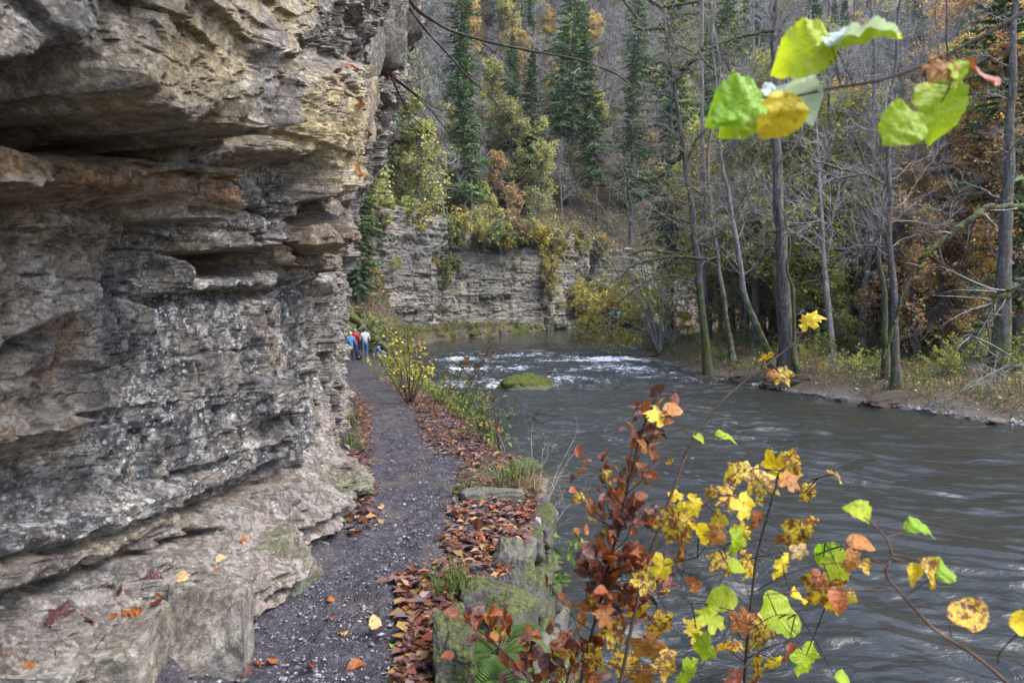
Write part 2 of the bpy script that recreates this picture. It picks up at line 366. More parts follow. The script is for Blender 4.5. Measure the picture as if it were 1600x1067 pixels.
def ground_z(X, Y):
    X, Y = np.broadcast_arrays(np.asarray(X, float), np.asarray(Y, float))
    dl, dr = dist_line(X, Y, WL), dist_line(X, Y, WR); inside = in_poly(X, Y, _RP)
    n = fbm(X * 0.35, Y * 0.35, 1.3, 4); n2 = fbm(X * 1.7, Y * 1.7, 4.4, 3)
    # left / far side
    zt = path_z(Y); bw = np.maximum(0.25, np.abs(np.interp(Y, WL[:, 1], WL[:, 0]) - bank_x(Y)))
    bank = ZW + (zt - ZW) * smooth(0, 1, np.clip(dl / np.minimum(bw, 3.2), 0, 1)) ** 0.9 * np.where((Y < 7.6) & (X > bank_x(Y)), 0.6, 1.0)
    left = bank + n2 * 0.05
    far = smooth(50, 60, Y + 0.25 * X)                       # behind the far cliff the slope climbs
    dcl = np.maximum(0, dl - 3.4)
    hill = ZW + 0.9 + np.minimum(dl, 3) * 0.12 + np.minimum(dcl * 3.0, 9.5) + np.maximum(0, dcl - 2) * 1.05 + n * np.minimum(2.5, dcl * 0.15)
    left = lerp(left, hill, far)
    # right side
    shelf = ZW + 0.05 + 0.55 * smooth(0.6, 2.4, dr) + dr * 0.028 + 1.9 * smooth(8, 30, dr)
    right = shelf + np.maximum(0, dr - 15) * 0.50 + np.maximum(0, dr - 28) * 0.35 + (n * 0.45 + n2 * 0.07) * smooth(0.8, 4, dr) * (1 + smooth(20, 50, dr) * 3)
    z = np.where(dl < dr, left, right)
    bed = ZW - 0.15 - 0.8 * smooth(0, 2.0, np.minimum(dl, dr))
    return np.where(inside, bed, z)

def geom_lines(a, b, s0, mid, s1):
    """coordinates from a to b with spacing s0 near mid, growing to s1"""
    out = [mid]; x = mid
    while x < b: x += s0 + (s1 - s0) * min(1, (x - mid) / 40) ** 1.0; out.append(x)
    x = mid; lo = []
    while x > a: x -= s0 + (s1 - s0) * min(1, (mid - x) / 40); lo.append(x)
    return np.array(lo[::-1] + out)
def grid_faces(nu, nv):
    i = np.arange(nu - 1)[:, None] * nv + np.arange(nv - 1)[None, :]
    return np.stack([i, i + nv, i + nv + 1, i + 1], -1).reshape(-1, 4)
gx = geom_lines(-90, 200, 0.09, 0.5, 3.0); gy = geom_lines(-14, 240, 0.09, 4.0, 3.0)
GX, GY = np.meshgrid(gx, gy, indexing='ij'); GZ = ground_z(GX, GY)
# the terrain sinks below the gravel path, which is a sheet of its own
onp = (GX < bank_x(GY) - 0.02) & (GY < 46) & (GX > bank_x(GY) - 3.6 - 0.05 * GY)
GZ = np.where(onp & (GX < bank_x(GY) + 1), np.minimum(GZ, path_z(GY) - 0.16), GZ)
sand = smooth(1.5, 0.4, dist_line(GX, GY, WR)) * (GY < 36) * smooth(0.35, 0.0, fbm(GX * .8, GY * .8, 2.0, 3) - 0.1)
obj('ground', mesh_np('ground', np.stack([GX, GY, GZ], -1).reshape(-1, 3), grid_faces(len(gx), len(gy)), [M['ground']], {'sand': sand.ravel()}), kind='structure')

# ------------------------------------------------------------------ near cliff: strata and blocks over a plan curve
cliff_x = poly([(-4, -3.2), (0.6, -2.75), (1.5, -2.3), (2.0, -2.1), (2.6, -1.95), (3.5, -1.72), (4.5, -1.5), (5.2, -1.58), (6, -1.8), (7, -2.06), (9, -2.45), (12, -3.1), (18, -4.8), (26, -7.2), (36, -10.4), (46, -14)])
def on_cliff(pts, d):
    """photo points on the surface cliff_x + d, as (Y, Z)"""
    Y = np.geomspace(0.5, 44, 4000); out = []
    for px, py in pts:
        k = (px - CXP) / FPX; f = cliff_x(Y) + d - k * Y
        i = np.argmax(f > 0) if (f > 0).any() else np.argmax(f)
        out.append((Y[i], CAMZ - (py - HOR) / FPX * Y[i]))
    return np.array(out)
def sdf_poly(X, Z, P):
    d = np.full(X.shape, 1e9); n = len(P)
    for i in range(n):
        a, b = P[i - 1], P[i]; e = b - a; L = e @ e
        t = np.clip(((X - a[0]) * e[0] + (Z - a[1]) * e[1]) / max(L, 1e-9), 0, 1)
        d = np.minimum(d, np.hypot(X - a[0] - t * e[0], Z - a[1] - t * e[1]))
    return np.where(in_poly(X, Z, P), d, -d)
def strata(Y, Z, thick, width, seed, warp=0.25):
    """blocks: uneven beds, each broken along its length; returns (value -1..1 per block, distance to the nearest joint)"""
    zz = Z / thick + warp * fbm(Y * 0.6, Z * 0.9, seed, 3) + 60; k = np.floor(zz + 0.35 * np.sin(zz * 2.1 + seed)); fz = zz + 0.35 * np.sin(zz * 2.1 + seed) - k
    wv = width * (0.6 + 0.9 * rnd1(k, seed + 1)); yy = (Y + 0.10 * width * fbm(Y * 2, Z * 5, seed + 3, 2) + 0.3 * Z * (rnd1(k, seed + 5) - .5)) / wv + rnd1(k, seed + 2) * 50
    yj = yy + 0.3 * np.sin(yy * 2.4); j = np.floor(yj); fy = yj - j
    v = rnd1(j * 131 + k, seed + 4) * 2 - 1
    e = np.minimum(np.minimum(fz, 1 - fz) * thick, np.minimum(fy, 1 - fy) * wv)
    tl_ = (fy - .5) * (rnd1(j * 31 + k, seed + 13) - .5) * 2 + (fz - .5) * (rnd1(j * 57 + k, seed + 17) - .5) * 2
    return v + 0.9 * tl_, e, rnd1(j * 77 + k, seed + 9)
def facets(Y, Z, sy, sz, seed):
    """chipped faces: random cells, each a tilted plane; returns (level -1..1, tilt term along Y, tilt term along Z)"""
    u, v = Y / sy, Z / sz; iu, iv = np.floor(u), np.floor(v); best = np.full(Y.shape, 9.0); sec = best.copy(); out = [np.zeros(Y.shape) for _ in range(3)]
    for a in (-1, 0, 1):
        for b in (-1, 0, 1):
            cu, cv = iu + a, iv + b; k = (cu + 500) * 1013 + (cv + 500); pu = cu + rnd1(k, seed); pv = cv + rnd1(k, seed + 40)
            q = np.abs(u - pu) ** 1.5 + np.abs(v - pv) ** 1.5; m = q < best; sec = np.where(m, best, np.minimum(sec, q)); best = np.where(m, q, best)
            out[0] = np.where(m, rnd1(k, seed + 80) * 2 - 1, out[0]); out[1] = np.where(m, (u - pu) * sy * (rnd1(k, seed + 120) - .5) * 2, out[1]); out[2] = np.where(m, (v - pv) * sz * (rnd1(k, seed + 160) - .5) * 2, out[2])
    return out + [sec - best]
NY, NZ = 640, 520
cy = np.concatenate([np.linspace(-3.5, 1.0, 40)[:-1], np.geomspace(1.0, 45, NY - 39)])
vv = np.linspace(0, 1, NZ)
CY = np.repeat(cy[:, None], NZ, 1)
z_lo = path_z(cy) - 0.35; z_hi = CAMZ + 0.475 * np.maximum(cy, 2.2) + 0.5
z_top = np.maximum(z_hi + 4, 9 + 0.25 * cy)
cut = 0.93
CZ = np.where(vv[None] < cut, z_lo[:, None] + (z_hi - z_lo)[:, None] * vv[None] / cut, z_hi[:, None] + (z_top - z_hi)[:, None] * (vv[None] - cut) / (1 - cut))
def build_cliff():
    Y, Z = CY, CZ; W1 = fbm(Y * 1.3, Z * 1.3, 3.0, 4); W2 = fbm(Y * 6, Z * 6, 8.0, 3)
    zr = Z - path_z(Y)
    # broad form: talus at the foot, face, overhang above
    d = lerp(0.50, 0.14, smooth(5.5, 8.5, Y)) * smooth(0.62, 0.0, zr + 0.10 * W1) + 0.45 * smooth(2.1, 4.2, zr + .2 * W1) * smooth(3.0, 5.5, Y) + 0.75 * smooth(3.8, 6.6, zr + .3 * W1) * smooth(3.0, 6.5, Y)
    d = d + 0.06 * W1 + 0.25 * fbm(Y * 0.45, Z * 0.35, 12.0, 2) * smooth(8, 14, Y)
    amp = np.full(Y.shape, 0.55) + 0.15 * smooth(5.5, 9, Y); lich = np.full(Y.shape, 0.75); ochre = 0.15 + 0.5 * smooth(0.0, 0.5, fbm(Y * .8, Z * .8, 31, 3)); brown = np.full(Y.shape, 0.25); moss = np.zeros(Y.shape)
    def zone(pts, dd, soft=0.05, a=None, l=None, o=None, b=None, m=None, tilt=(0, 0), only=None, noise=0.05):
        nonlocal d, amp, lich, ochre, brown, moss
        P = on_cliff(pts, dd); s = sdf_poly(Y + noise * W2 + noise * 0.7 * W1, Z + noise * W2 * 0.7 - noise * .5 * W1, P); k = smooth(-soft, soft, s)
        c0, c1 = P.mean(0); tgt = dd + tilt[0] * (Y - c0) + tilt[1] * (Z - c1) + 0.025 * W1
        if only != 'col': d = lerp(d, tgt, k)
        kk = smooth(-soft * 2, soft * 3, s)
        if a is not None: amp = lerp(amp, a, kk)
        if l is not None: lich = lerp(lich, l, kk)
        if o is not None: ochre = lerp(ochre, o, kk)
        if b is not None: brown = lerp(brown, b, kk)
        if m is not None: moss = lerp(moss, m, kk)
    # the lichen-spotted face with its cracks
    zone([(120, 395), (470, 395), (478, 700), (330, 765), (130, 815), (20, 830), (140, 700)], 0.0, 0.06, a=0.22, l=1.15, o=0.2, b=0.12)
    zone([(-60, 640), (160, 640), (160, 700), (20, 728), (-60, 730)], 0.22, 0.03, a=0.25, l=0.35, o=0.1, b=0.8)
    zone([(-60, 380), (130, 375), (140, 480), (60, 500), (-60, 560)], 0.20, 0.05, a=0.4, l=0.45, o=0.2, b=0.5)
    zone([(15, 500), (60, 470), (140, 490), (135, 640), (20, 640)], 0.0, 0.05, a=0.3, l=0.12, o=0.1, b=1.0, tilt=(0, 0.3))
    zone([(-60, 560), (22, 540), (30, 660), (-60, 660)], 0.16, 0.03, a=0.2, l=0.4, b=0.8)
    zone([(415, 455), (458, 455), (460, 590), (415, 590)], 0.05, 0.02, a=0.15, l=0.7, b=0.6)
    zone([(250, 395), (448, 395), (446, 448), (375, 450), (250, 455)], 0.10, 0.02, a=0.3, l=1.1, b=0.1)
    zone([(150, 456), (445, 452), (445, 468), (300, 472), (150, 470)], -0.07, 0.02, a=0.3, b=0.6)
    zone([(405, 592), (470, 592), (478, 640), (420, 655)], 0.12, 0.03, a=0.3, l=1.0, b=0.2)
    zone([(225, 625), (260, 615), (262, 665), (230, 665)], 0.035, 0.01, a=0.1)
    for ck in ([(268, 468), (275, 468), (281, 600), (302, 640), (298, 643), (274, 603)], [(408, 455), (413, 455), (418, 592), (413, 592)], [(456, 462), (461, 462), (463, 600), (458, 600)], [(168, 475), (173, 475), (180, 565), (175, 566)], [(345, 600), (349, 600), (352, 690), (347, 690)], [(330, 470), (334, 470), (331, 545), (327, 545)], [(214, 655), (219, 655), (232, 745), (226, 748)]):
        zone(ck, -0.045, 0.010, noise=0.02)
    # thin beds under the face
    zone([(-60, 872), (17, 861), (157, 829), (315, 777), (440, 720), (470, 660), (330, 740), (150, 800), (-60, 835)], 0.10, 0.02, a=0.15, l=1.1, o=0.5)
    zone([(-60, 895), (17, 878), (157, 846), (315, 790), (430, 742), (440, 722), (315, 778), (157, 830), (-60, 872)], -0.05, 0.012, a=0.12, l=0.1, o=0.9, b=0.5)
    zone([(-60, 935), (0, 922), (182, 852), (285, 815), (290, 800), (157, 846), (-60, 895)], 0.08, 0.015, a=0.12, l=0.6, o=0.6)
    zone([(-60, 960), (0, 935), (182, 866), (285, 828), (285, 817), (182, 853), (-60, 935)], -0.02, 0.012, a=0.12, l=0.1, o=0.5, b=0.6)
    # roof of the recess: lower brown slab, then the big pale slab
    zone([(-90, 225), (60, 228), (200, 240), (330, 262), (372, 318), (368, 348), (180, 322), (60, 300), (-90, 300)], 0.60, 0.02, a=0.25, l=0.02, o=0.15, b=1.0)
    zone([(115, 335), (348, 335), (342, 408), (250, 428), (125, 430)], -0.50, 0.04, a=0.3, l=0.1, o=0.35, b=0.9)
    zone([(-90, 300), (100, 305), (175, 325), (170, 375), (-90, 385)], 0.25, 0.05, a=0.5, l=0.2, o=0.2, b=0.8)
    zone([(-120, 118), (60, 122), (170, 165), (300, 210), (420, 215), (430, 250), (330, 262), (180, 235), (-120, 225)], 0.30, 0.05, a=1.1, l=0.1, o=0.25, b=1.0)
    zone([(-200, -400), (525, -400), (520, 0), (505, 60), (470, 110), (440, 178), (400, 212), (300, 205), (240, 180), (170, 155), (150, 100), (92, 88), (75, 108), (-200, 116)], 0.92, 0.04, a=0.45, l=0.75, o=0.4, b=0.25, tilt=(0, 0.06))
    zone([(-40, -60), (80, -60), (82, 60), (75, 105), (20, 108), (-40, 95)], 1.0, 0.03, a=0.2, l=0.9, o=0.3, b=0.25)
    zone([(92, -60), (180, -60), (185, 40), (150, 92), (95, 80)], 1.02, 0.04, a=0.2, l=0.9, o=0.2, b=0.45)
    zone([(185, -60), (250, -60), (225, 15), (190, 30)], 0.7, 0.05, a=0.5, b=0.9, l=0.2)
    zone([(275, -60), (505, -60), (500, 50), (430, 165), (330, 190), (210, 150), (190, 110)], 0.98, 0.05, a=0.25, l=0.35, o=0.95, b=0.1)
    zone([(430, 60), (478, 58), (480, 98), (432, 100)], 1.02, 0.02, a=0.1, b=0.5, l=0.4)
    zone([(430, 100), (478, 98), (445, 178), (418, 205)], 0.70, 0.03, a=0.3, b=0.8, l=0.3)
    # the ochre wall beyond the slab, and its stepped underside
    zone([(438, 120), (520, 100), (566, 100), (578, 220), (572, 300), (540, 305), (470, 342), (440, 330), (425, 250)], 0.42, 0.06, a=0.35, l=0.2, o=1.15, b=0.05)
    zone([(455, 345), (540, 310), (552, 330), (548, 430), (462, 440), (448, 380)], 0.12, 0.04, a=0.9, l=0.35, o=0.35, b=0.9)
    zone([(330, 250), (440, 250), (455, 335), (450, 395), (335, 395)], 0.12, 0.06, a=0.5, l=1.1, o=0.25, b=0.15)
    lich = lich * lerp(1, 0.3, smooth(0.7, 0.1, zr)); ochre = ochre * (1 + 0.2 * smooth(5, 9, Y)) * lerp(1, 0.2, smooth(0.75, 0.3, zr)); brown = np.maximum(brown, 0.7 * smooth(0.15, 0.5, fbm(Y * 1.1, Z * 1.6, 77, 3)) * smooth(5, 7, Y))
    # beds and joints
    for th, wd, ga, sd_ in ((0.62, 0.95, 0.17, 3), (0.27, 0.46, 0.10, 11), (0.12, 0.21, 0.042, 29)):
        v, e, r = strata(Y + 0.02 * W2, Z + 0.015 * W2, th, wd, sd_, 0.06); ga = ga * lerp(1, 0.55, smooth(5.2, 7.5, Y)) * (1.0 if th > 0.2 else smooth(0.22, 0.55, amp))
        d = d + (amp + 0.06) * ga * v - (0.12 + amp) * ga * 0.7 * smooth(0.006 + th * 0.022, 0.0, e) * (r > (0.45 if th > 0.2 else 0.72))
    for sc_, ga, tl, sd_ in ((0.55, 0.040, 0.20, 5), (0.21, 0.022, 0.26, 6), (0.075, 0.010, 0.30, 7)):
        a_, gy_, gz_, ed_ = facets(Y + 0.05 * W1, Z, sc_ * 1.35, sc_, sd_); k_ = 0.34 + 0.75 * amp; d = d + k_ * (ga * a_ + tl * (gy_ + gz_)) - sc_ * 0.085 * smooth(0.022 / sc_ ** 0.5 * 0.75, 0.0, ed_) * smooth(-0.1, 0.25, fbm(Y * 1.7, Z * 1.7, sd_ * 3.3, 2))
    far = smooth(4.5, 9, Y)
    v, e, r = strata(Y, Z, 0.9, 1.6, 51); d = d + far * 0.16 * v
    ch = np.abs(fbm(Y * 3.1 + .4 * W2, Z * 4.2, 6.0, 3)); d = d + 0.003 * W2 - (0.006 + 0.03 * amp) * smooth(0.04, 0.0, ch) + 0.004 * fbm(Y * 14, Z * 14, 2.0, 3) + 0.005 * perlin(Y * 45, Z * 45, 1.0)
    moss = np.maximum(moss, smooth(0.5, 0.1, zr) * smooth(0.2, 0.5, fbm(Y, Z, 5.5, 3)) * 0.6)
    return cliff_x(Y) + d, dict(lichen=lich, ochre=ochre, brown=brown, moss=moss)
CX, cattr = build_cliff()
CX[:, -1] -= 6; CX[:, -2] -= 0.8                                     # the top turns back into the slope
cliff = obj('rock_cliff', mesh_np('rock_cliff', np.stack([CX, CY, CZ], -1).reshape(-1, 3), grid_faces(len(cy), NZ)[:, ::-1], [M['rock']], {k: v.ravel() for k, v in cattr.items()}, False),
    label='near overhanging limestone cliff with pale lichen along the footpath', cat='cliff')

# ------------------------------------------------------------------ rocks
_ico = {}
def icosphere(n):
    if n not in _ico:
        import bmesh
        bm = bmesh.new(); bmesh.ops.create_icosphere(bm, subdivisions=n, radius=1.0)
        _ico[n] = (np.array([v.co[:] for v in bm.verts]), np.array([[v.index for v in f.verts] for f in bm.faces])); bm.free()
    return _ico[n]
def rock_shape(seed, dims, sub=5, cuts=14, rough=0.05, box=0.0):
    """an angular rock: a sphere cut by random planes, then roughened"""
    V, F = icosphere(sub); r = np.random.RandomState(seed); V = V.copy()
    N = r.normal(size=(cuts, 3)); N /= np.linalg.norm(N, axis=1)[:, None]
    if box: N = np.concatenate([N, np.array([[1,0,0],[-1,0,0],[0,1,0],[0,-1,0],[0,0,1],[0,0,-1]]) + r.normal(size=(6, 3)) * 0.08])
    h = r.uniform(0.55, 0.85, len(N))
    if box: h[-6:] = box
    for n, k in zip(N, h):
        dd = V @ (n / np.linalg.norm(n)) - k; V -= np.where(dd > 0, dd, 0)[:, None] * (n / np.linalg.norm(n))
    p = V * 1.6 + seed * 3.1
    V = V * (1 + rough * fbm(p[:, 0], p[:, 1], p[:, 2], 3)[:, None] + rough * 0.6 * fbm(p[:, 0] * 4, p[:, 1] * 4, p[:, 2] * 4, 4)[:, None])
    return V / 0.75 * np.array(dims) / 2, F
def rock_mesh(name, seed, dims, mat, attrs=None, **kw):
    V, F = rock_shape(seed, dims, **kw)
    return mesh_np(name, V, F, [mat], {k: np.full(len(V), v) for k, v in (attrs or {}).items()})
RA = dict(lichen=0.35, ochre=0.05, brown=0.1, moss=0.08)
def boulder(seed, c, dims, rz=0, attrs=RA, tilt=(0, 0), **kw):
    kw['cuts'] = kw.get('cuts', 14) + 6; kw.setdefault('rough', 0.07)
    o = obj('boulder', rock_mesh('boulder', seed, dims, M['rock'], attrs, **kw), cliff, c); o.rotation_euler = (tilt[0], tilt[1], rz); return o
boulder(3, at(345, 985, 3.05) + [-0.06, 0.05, -0.14], (0.44, 0.62, 0.80), 0.25, sub=6, cuts=10, box=0.62)
boulder(9, at(440, 920, 3.75) + [-0.12, 0.1, -0.12], (0.72, 0.95, 0.95), -0.1, dict(RA, moss=0.55), sub=6, cuts=12, box=0.66)
boulder(15, at(120, 1010, 2.55) + [-0.22, 0, -0.42], (0.95, 1.25, 0.82), 0.15, dict(RA, ochre=0.5), (0.06, 0.12), sub=6, cuts=8, box=0.7)
boulder(21, at(480, 735, 5.6) + [-0.1, 0, -0.25], (0.8, 1.7, 1.05), 0.25, sub=5, cuts=10)
boulder(22, at(415, 790, 4.6) + [-0.35, 0, -0.1], (0.9, 1.3, 1.0), 0.1, dict(RA, lichen=0.5), sub=5, cuts=10)
boulder(27, at(510, 665, 8.3) + [-0.42, 0, -0.3], (0.9, 2.0, 1.2), 0.28, sub=5)
boulder(33, at(505, 620, 11.5) + [-0.75, 0, -0.4], (1.3, 2.4, 1.3), 0.3, sub=5)
for k, (px, py, Y, dims, rz) in enumerate([(60, 1000, 2.45, (.55, .5, .28), .3), (215, 985, 2.72, (.42, .5, .34), .1), (300, 905, 3.1, (.40, .42, .26), .5), (372, 880, 3.4, (.34, .46, .30), .2), (430, 845, 3.9, (.36, .5, .34), -.2), (395, 1000, 3.15, (.30, .36, .30), .4), (470, 800, 4.5, (.32, .5, .3), .2), (500, 770, 5.2, (.3, .5, .3), .3)]):
    o = obj('rock_block', rock_mesh('rock_block', 140 + k, dims, M['rock'], dict(RA, ochre=0.05 + 0.15 * (k % 2)), sub=5, cuts=6, box=0.60, rough=0.06), cliff, at(px, py, Y) + [-.12, .05, -.16]); o.rotation_euler = (.12 * math.sin(k), .15 * math.cos(k * 2), rz)
# blocks wedged in and hanging from the overhang
for k, (px, py, Y, dims, at_) in enumerate([
        (553, 75, 6.4, (0.5, 0.6, 0.75), dict(lichen=0.8, ochre=0.4, brown=0.4, moss=0)), (585, 45, 7.2, (0.7, 0.8, 0.95), dict(lichen=0.8, ochre=0.1, brown=0.3, moss=0.1)),
        (603, 10, 7.8, (0.9, 1.0, 0.9), dict(lichen=0.7, ochre=0.1, brown=0.5, moss=0.1)), (562, 150, 6.6, (0.35, 0.5, 0.42), dict(lichen=0.2, ochre=0.7, brown=0.5, moss=0)),
        (545, 330, 6.2, (0.28, 0.4, 0.22), dict(lichen=0.3, ochre=0.5, brown=0.8, moss=0)), (500, 375, 4.6, (0.34, 0.5, 0.20), dict(lichen=0.3, ochre=0.3, brown=0.9, moss=0)),
        (395, 425, 4.0, (0.22, 0.42, 0.17), dict(lichen=1.1, ochre=0.1, brown=0.1, moss=0)), (528, 440, 6.6, (0.4, 0.6, 0.3), dict(lichen=0.9, ochre=0.4, brown=0.2, moss=0)),
        (300, 245, 2.9, (0.3, 0.35, 0.16), dict(lichen=0.2, ochre=0.2, brown=0.9, moss=0)), (360, 280, 3.3, (0.25, 0.3, 0.24), dict(lichen=1.1, ochre=0.0, brown=0.1, moss=0)),
        (540, 190, 5.6, (0.4, 0.6, 0.5), dict(lichen=0.3, ochre=1.0, brown=0.1, moss=0))]):
    p = at(px, py, Y); X = np.interp(Y, cy, CX[:, np.argmin(np.abs(CZ[np.argmin(np.abs(cy - Y))] - p[2]))])
    o = obj('rock_block', rock_mesh('rock_block', 100 + k, dims, M['rock'], at_, sub=4, cuts=12, box=0.68), cliff, (min(p[0], X + dims[0] * 0.2), Y, p[2]))
    o.rotation_euler = (0.1 * math.sin(k * 3), 0.12 * math.cos(k * 2), 0.2 * math.sin(k))

# ------------------------------------------------------------------ gravel path
ys = np.concatenate([np.linspace(-3, 2, 40)[:-1], np.geomspace(2, 46, 620)]); us = np.linspace(0, 1, 110)
PY = np.repeat(ys[:, None], 110, 1)
xl = cliff_x(ys) - 0.05 + 0.0 * ys; xr = bank_x(ys) + 0.03
PX = xl[:, None] + (xr - xl)[:, None] * us[None]
def path_h(X, Y):
    z = path_z(Y) + 0.05 * fbm(X * 0.9, Y * 0.7, 6, 3) + 0.022 * fbm(X * 5, Y * 5, 9, 4)
    b = bank_x(Y); edge = cliff_x(Y) + 0.45
    z = z + 0.10 * smooth(edge + 0.35, edge - 0.1, X) - 0.06 * smooth(b - 0.18, b, X) + 0.03 * smooth(b - 0.75, b - 0.45, X)
    return z
PZ = path_h(PX, PY) + (0.012 * perlin(PX * 22, PY * 22, 3) + 0.024 * perlin(PX * 8, PY * 6, 8)) * smooth(26, 6, PY)
PZ = PZ + 0.004 * np.clip(perlin(PX * 70, PY * 70, 5), 0, 1) * smooth(12, 4, PY)
PZ[:, -1] -= 0.35
obj('path', mesh_np('path', np.stack([PX, PY, PZ], -1).reshape(-1, 3), grid_faces(len(ys), 110)[:, ::-1], [M['path']]), kind='structure')
rs = np.random.RandomState(4)
def scatter_stones(n, name, mat, X, Y, Z, size, parent=None):
    V0, F0 = icosphere(1); mb_V, mb_F = [], []
    V = V0[None] * (size[:, None, None] * rs.uniform(0.6, 1.2, (n, 1, 3))) + rs.normal(0, 0.13, (n, len(V0), 3)) * size[:, None, None]
    V = V * [1, 1, 0.6] + np.stack([X, Y, Z], -1)[:, None]
    F = F0[None] + (np.arange(n) * len(V0))[:, None, None]
    return mesh_np(name, V.reshape(-1, 3), F.reshape(-1, 3), [mat], smooth_shade=False)
n = 5200; Yg = 2.2 + 12 * rs.rand(n) ** 1.7; u = np.clip(rs.normal(0.62, 0.2, n), 0.2, 1)
Xg = cliff_x(Yg) + (bank_x(Yg) - cliff_x(Yg)) * u; sz = rs.gamma(2.0, 0.0022, n) + 0.003
t = NT('pebble'); oc = t.noise(t.coord(), 45, 2)
M['pebble'] = t.done(t.principled(t.ramp(oc, [(0.3, (0.05, 0.047, 0.05)), (0.55, (0.14, 0.13, 0.135)), (0.72, (0.38, 0.37, 0.36))]), 0.5))
obj('gravel', scatter_stones(n, 'gravel', M['pebble'], Xg, Yg, path_h(Xg, Yg) + 0.004, sz), label='small wet stones scattered over the gravel footpath', cat='gravel', kind='stuff')

# ------------------------------------------------------------------ river
wy = np.concatenate([np.linspace(-12, 4.5, 40)[:-1], np.geomspace(4.5, 60, 640), np.geomspace(60.5, 150, 60)])
wu = np.linspace(0, 1, 520)
lo = np.minimum(np.interp(wy, WL[:, 1], WL[:, 0]) - 1.5, -0.22 * wy + 1.5); hi = np.maximum(np.interp(wy, WR[:, 1], WR[:, 0]), np.minimum(0.8 * wy, 24)) + 2
hi = np.where(wy > 55, 0.8 * wy - 20 + 2, hi)
WX = lo[:, None] + (hi - lo)[:, None] * wu[None]; WY = np.repeat(wy[:, None], len(wu), 1)
BX, BY = at(815, 609, 29.4)[:2]
rap = smooth(26, 33, WY) * smooth(58, 46, WY) * smooth(11.5, 7.5, WX) * smooth(-8, -3, WX)
mid = smooth(9, 16, WY) * smooth(32, 24, WY) * smooth(12.5, 6, WX)
nearb = smooth(13, 8, WY)
flow = 0.95 + 1.1 * rap + 0.45 * mid + 0.95 * nearb - 0.35 * smooth(58, 66, WY)
wx_, wy_ = WX + 0.5 * fbm(WX * 0.3, WY * 0.3, 1, 2), WY + 0.5 * fbm(WX * 0.3, WY * 0.3, 5, 2)
q = wx_ * 0.35 + wy_ * 0.94; p_ = wx_ * 0.94 - wy_ * 0.35
calm = lerp(1.15, 0.65, smooth(0.28, 0.5, WX / np.maximum(WY, 4))) * np.clip(0.75 + 1.1 * fbm(WX * 0.16, WY * 0.13, 21, 3), 0.15, 1.6)
rid = 1 - np.abs(fbm(p_ * 0.55, q * 1.15, 3, 4)) * 2
WZ = ZW + flow * (0.080 * fbm(p_ * 0.45, q * 1.1, 2.2, 3) + 0.060 * calm * fbm(p_ * 1.1, q * 2.9, 7.2, 3, 2.03, 0.42) + 0.010 * calm * perlin(p_ * 4, q * 8, 4)) + rap * 0.10 * rid
bd = np.hypot(WX - BX, (WY - BY) * 0.8); WZ = WZ + 0.10 * np.exp(-((bd - 1.5) / 0.4) ** 2) * (WY > BY - 0.3)
foam = rap * np.clip(0.04 + 0.62 * rid + 0.6 * fbm(WX * 0.25, WY * 0.22, 14, 3), 0, 1) ** 1.5
foam = np.maximum(foam, 0.7 * np.exp(-((bd - 1.35) / 0.35) ** 2) * smooth(BY - 1.2, BY + 0.4, WY))
foam = np.maximum(foam, 0.62 * np.exp(-((WY - 32 - 0.5 * WX + 0.6 * fbm(WX, WY, 3, 2)) / 1.3) ** 2) * smooth(2, -1.5, WX) * smooth(-5, -2.5, WX))
foam = np.maximum(foam, 0.30 * mid * smooth(0.25, 0.6, rid + 0.3 * fbm(WX * .5, WY * .5, 3, 2) - 0.3))
chop = np.clip(0.5 + 0.75 * calm, 0.4, 1.3) * lerp(1.0, 0.55, smooth(0.30, 0.52, WX / np.maximum(WY, 4))) * lerp(1, 0.3, smooth(56, 66, WY)) * lerp(1.0, 0.9, nearb)
obj('river', mesh_np('river', np.stack([WX, WY, WZ], -1).reshape(-1, 3), grid_faces(len(wy), len(wu))[:, ::-1], [M['water']], {'foam': foam.ravel(), 'chop': chop.ravel()}), kind='structure')

# mossy boulder in the river
def moss_boulder(seed, dims, sub=5):
    V, F = rock_shape(seed, dims, sub, 9, 0.10); return mesh_np('rock', V, F, [M['stone']])
rb = empty('river_boulder', (BX, BY, ZW - 0.25), label='mossy green boulder standing in the rapids', cat='boulder')
obj('rock', moss_boulder(41, (2.5, 1.5, 1.5)), rb)
Vm, Fm = rock_shape(41, (2.5, 1.5, 1.5), 5, 9, 0.10)
_top = smooth(0.42, 0.72, Vm[:, 2] / 0.75 + 0.45 * fbm(Vm[:, 0] * 2, Vm[:, 1] * 2, 3, 3))
Vm = Vm * (1 + 0.16 * (_top[:, None] - 0.5) + 0.05 * _top[:, None] * fbm(Vm[:, 0] * 8, Vm[:, 1] * 8, Vm[:, 2] * 8, 4)[:, None] + 0.13 * fbm(Vm[:, 0] * 2.6, Vm[:, 1] * 2.6, Vm[:, 2] * 2.6, 5)[:, None])
obj('moss_cushion', mesh_np('moss_cushion', Vm, Fm, [M['moss']]), rb)
for k, (px, py, dm) in enumerate([(955, 549, (1.1, .7, .5)), (843, 551, (1.4, .6, .45))]):
    Y = (CAMZ - ZW) * FPX / (py - HOR); X = (px - CXP) / FPX * Y
    obj('river_stone', rock_mesh('river_stone', 60 + k, dm, M['drystone'], sub=3), None, (X, Y, ZW - 0.05),
        label=['dark low stone breaking the water upstream of the mossy boulder', 'flat dark stone in the river below the far mossy ledge'][k], cat='stone', group='stones in the river')

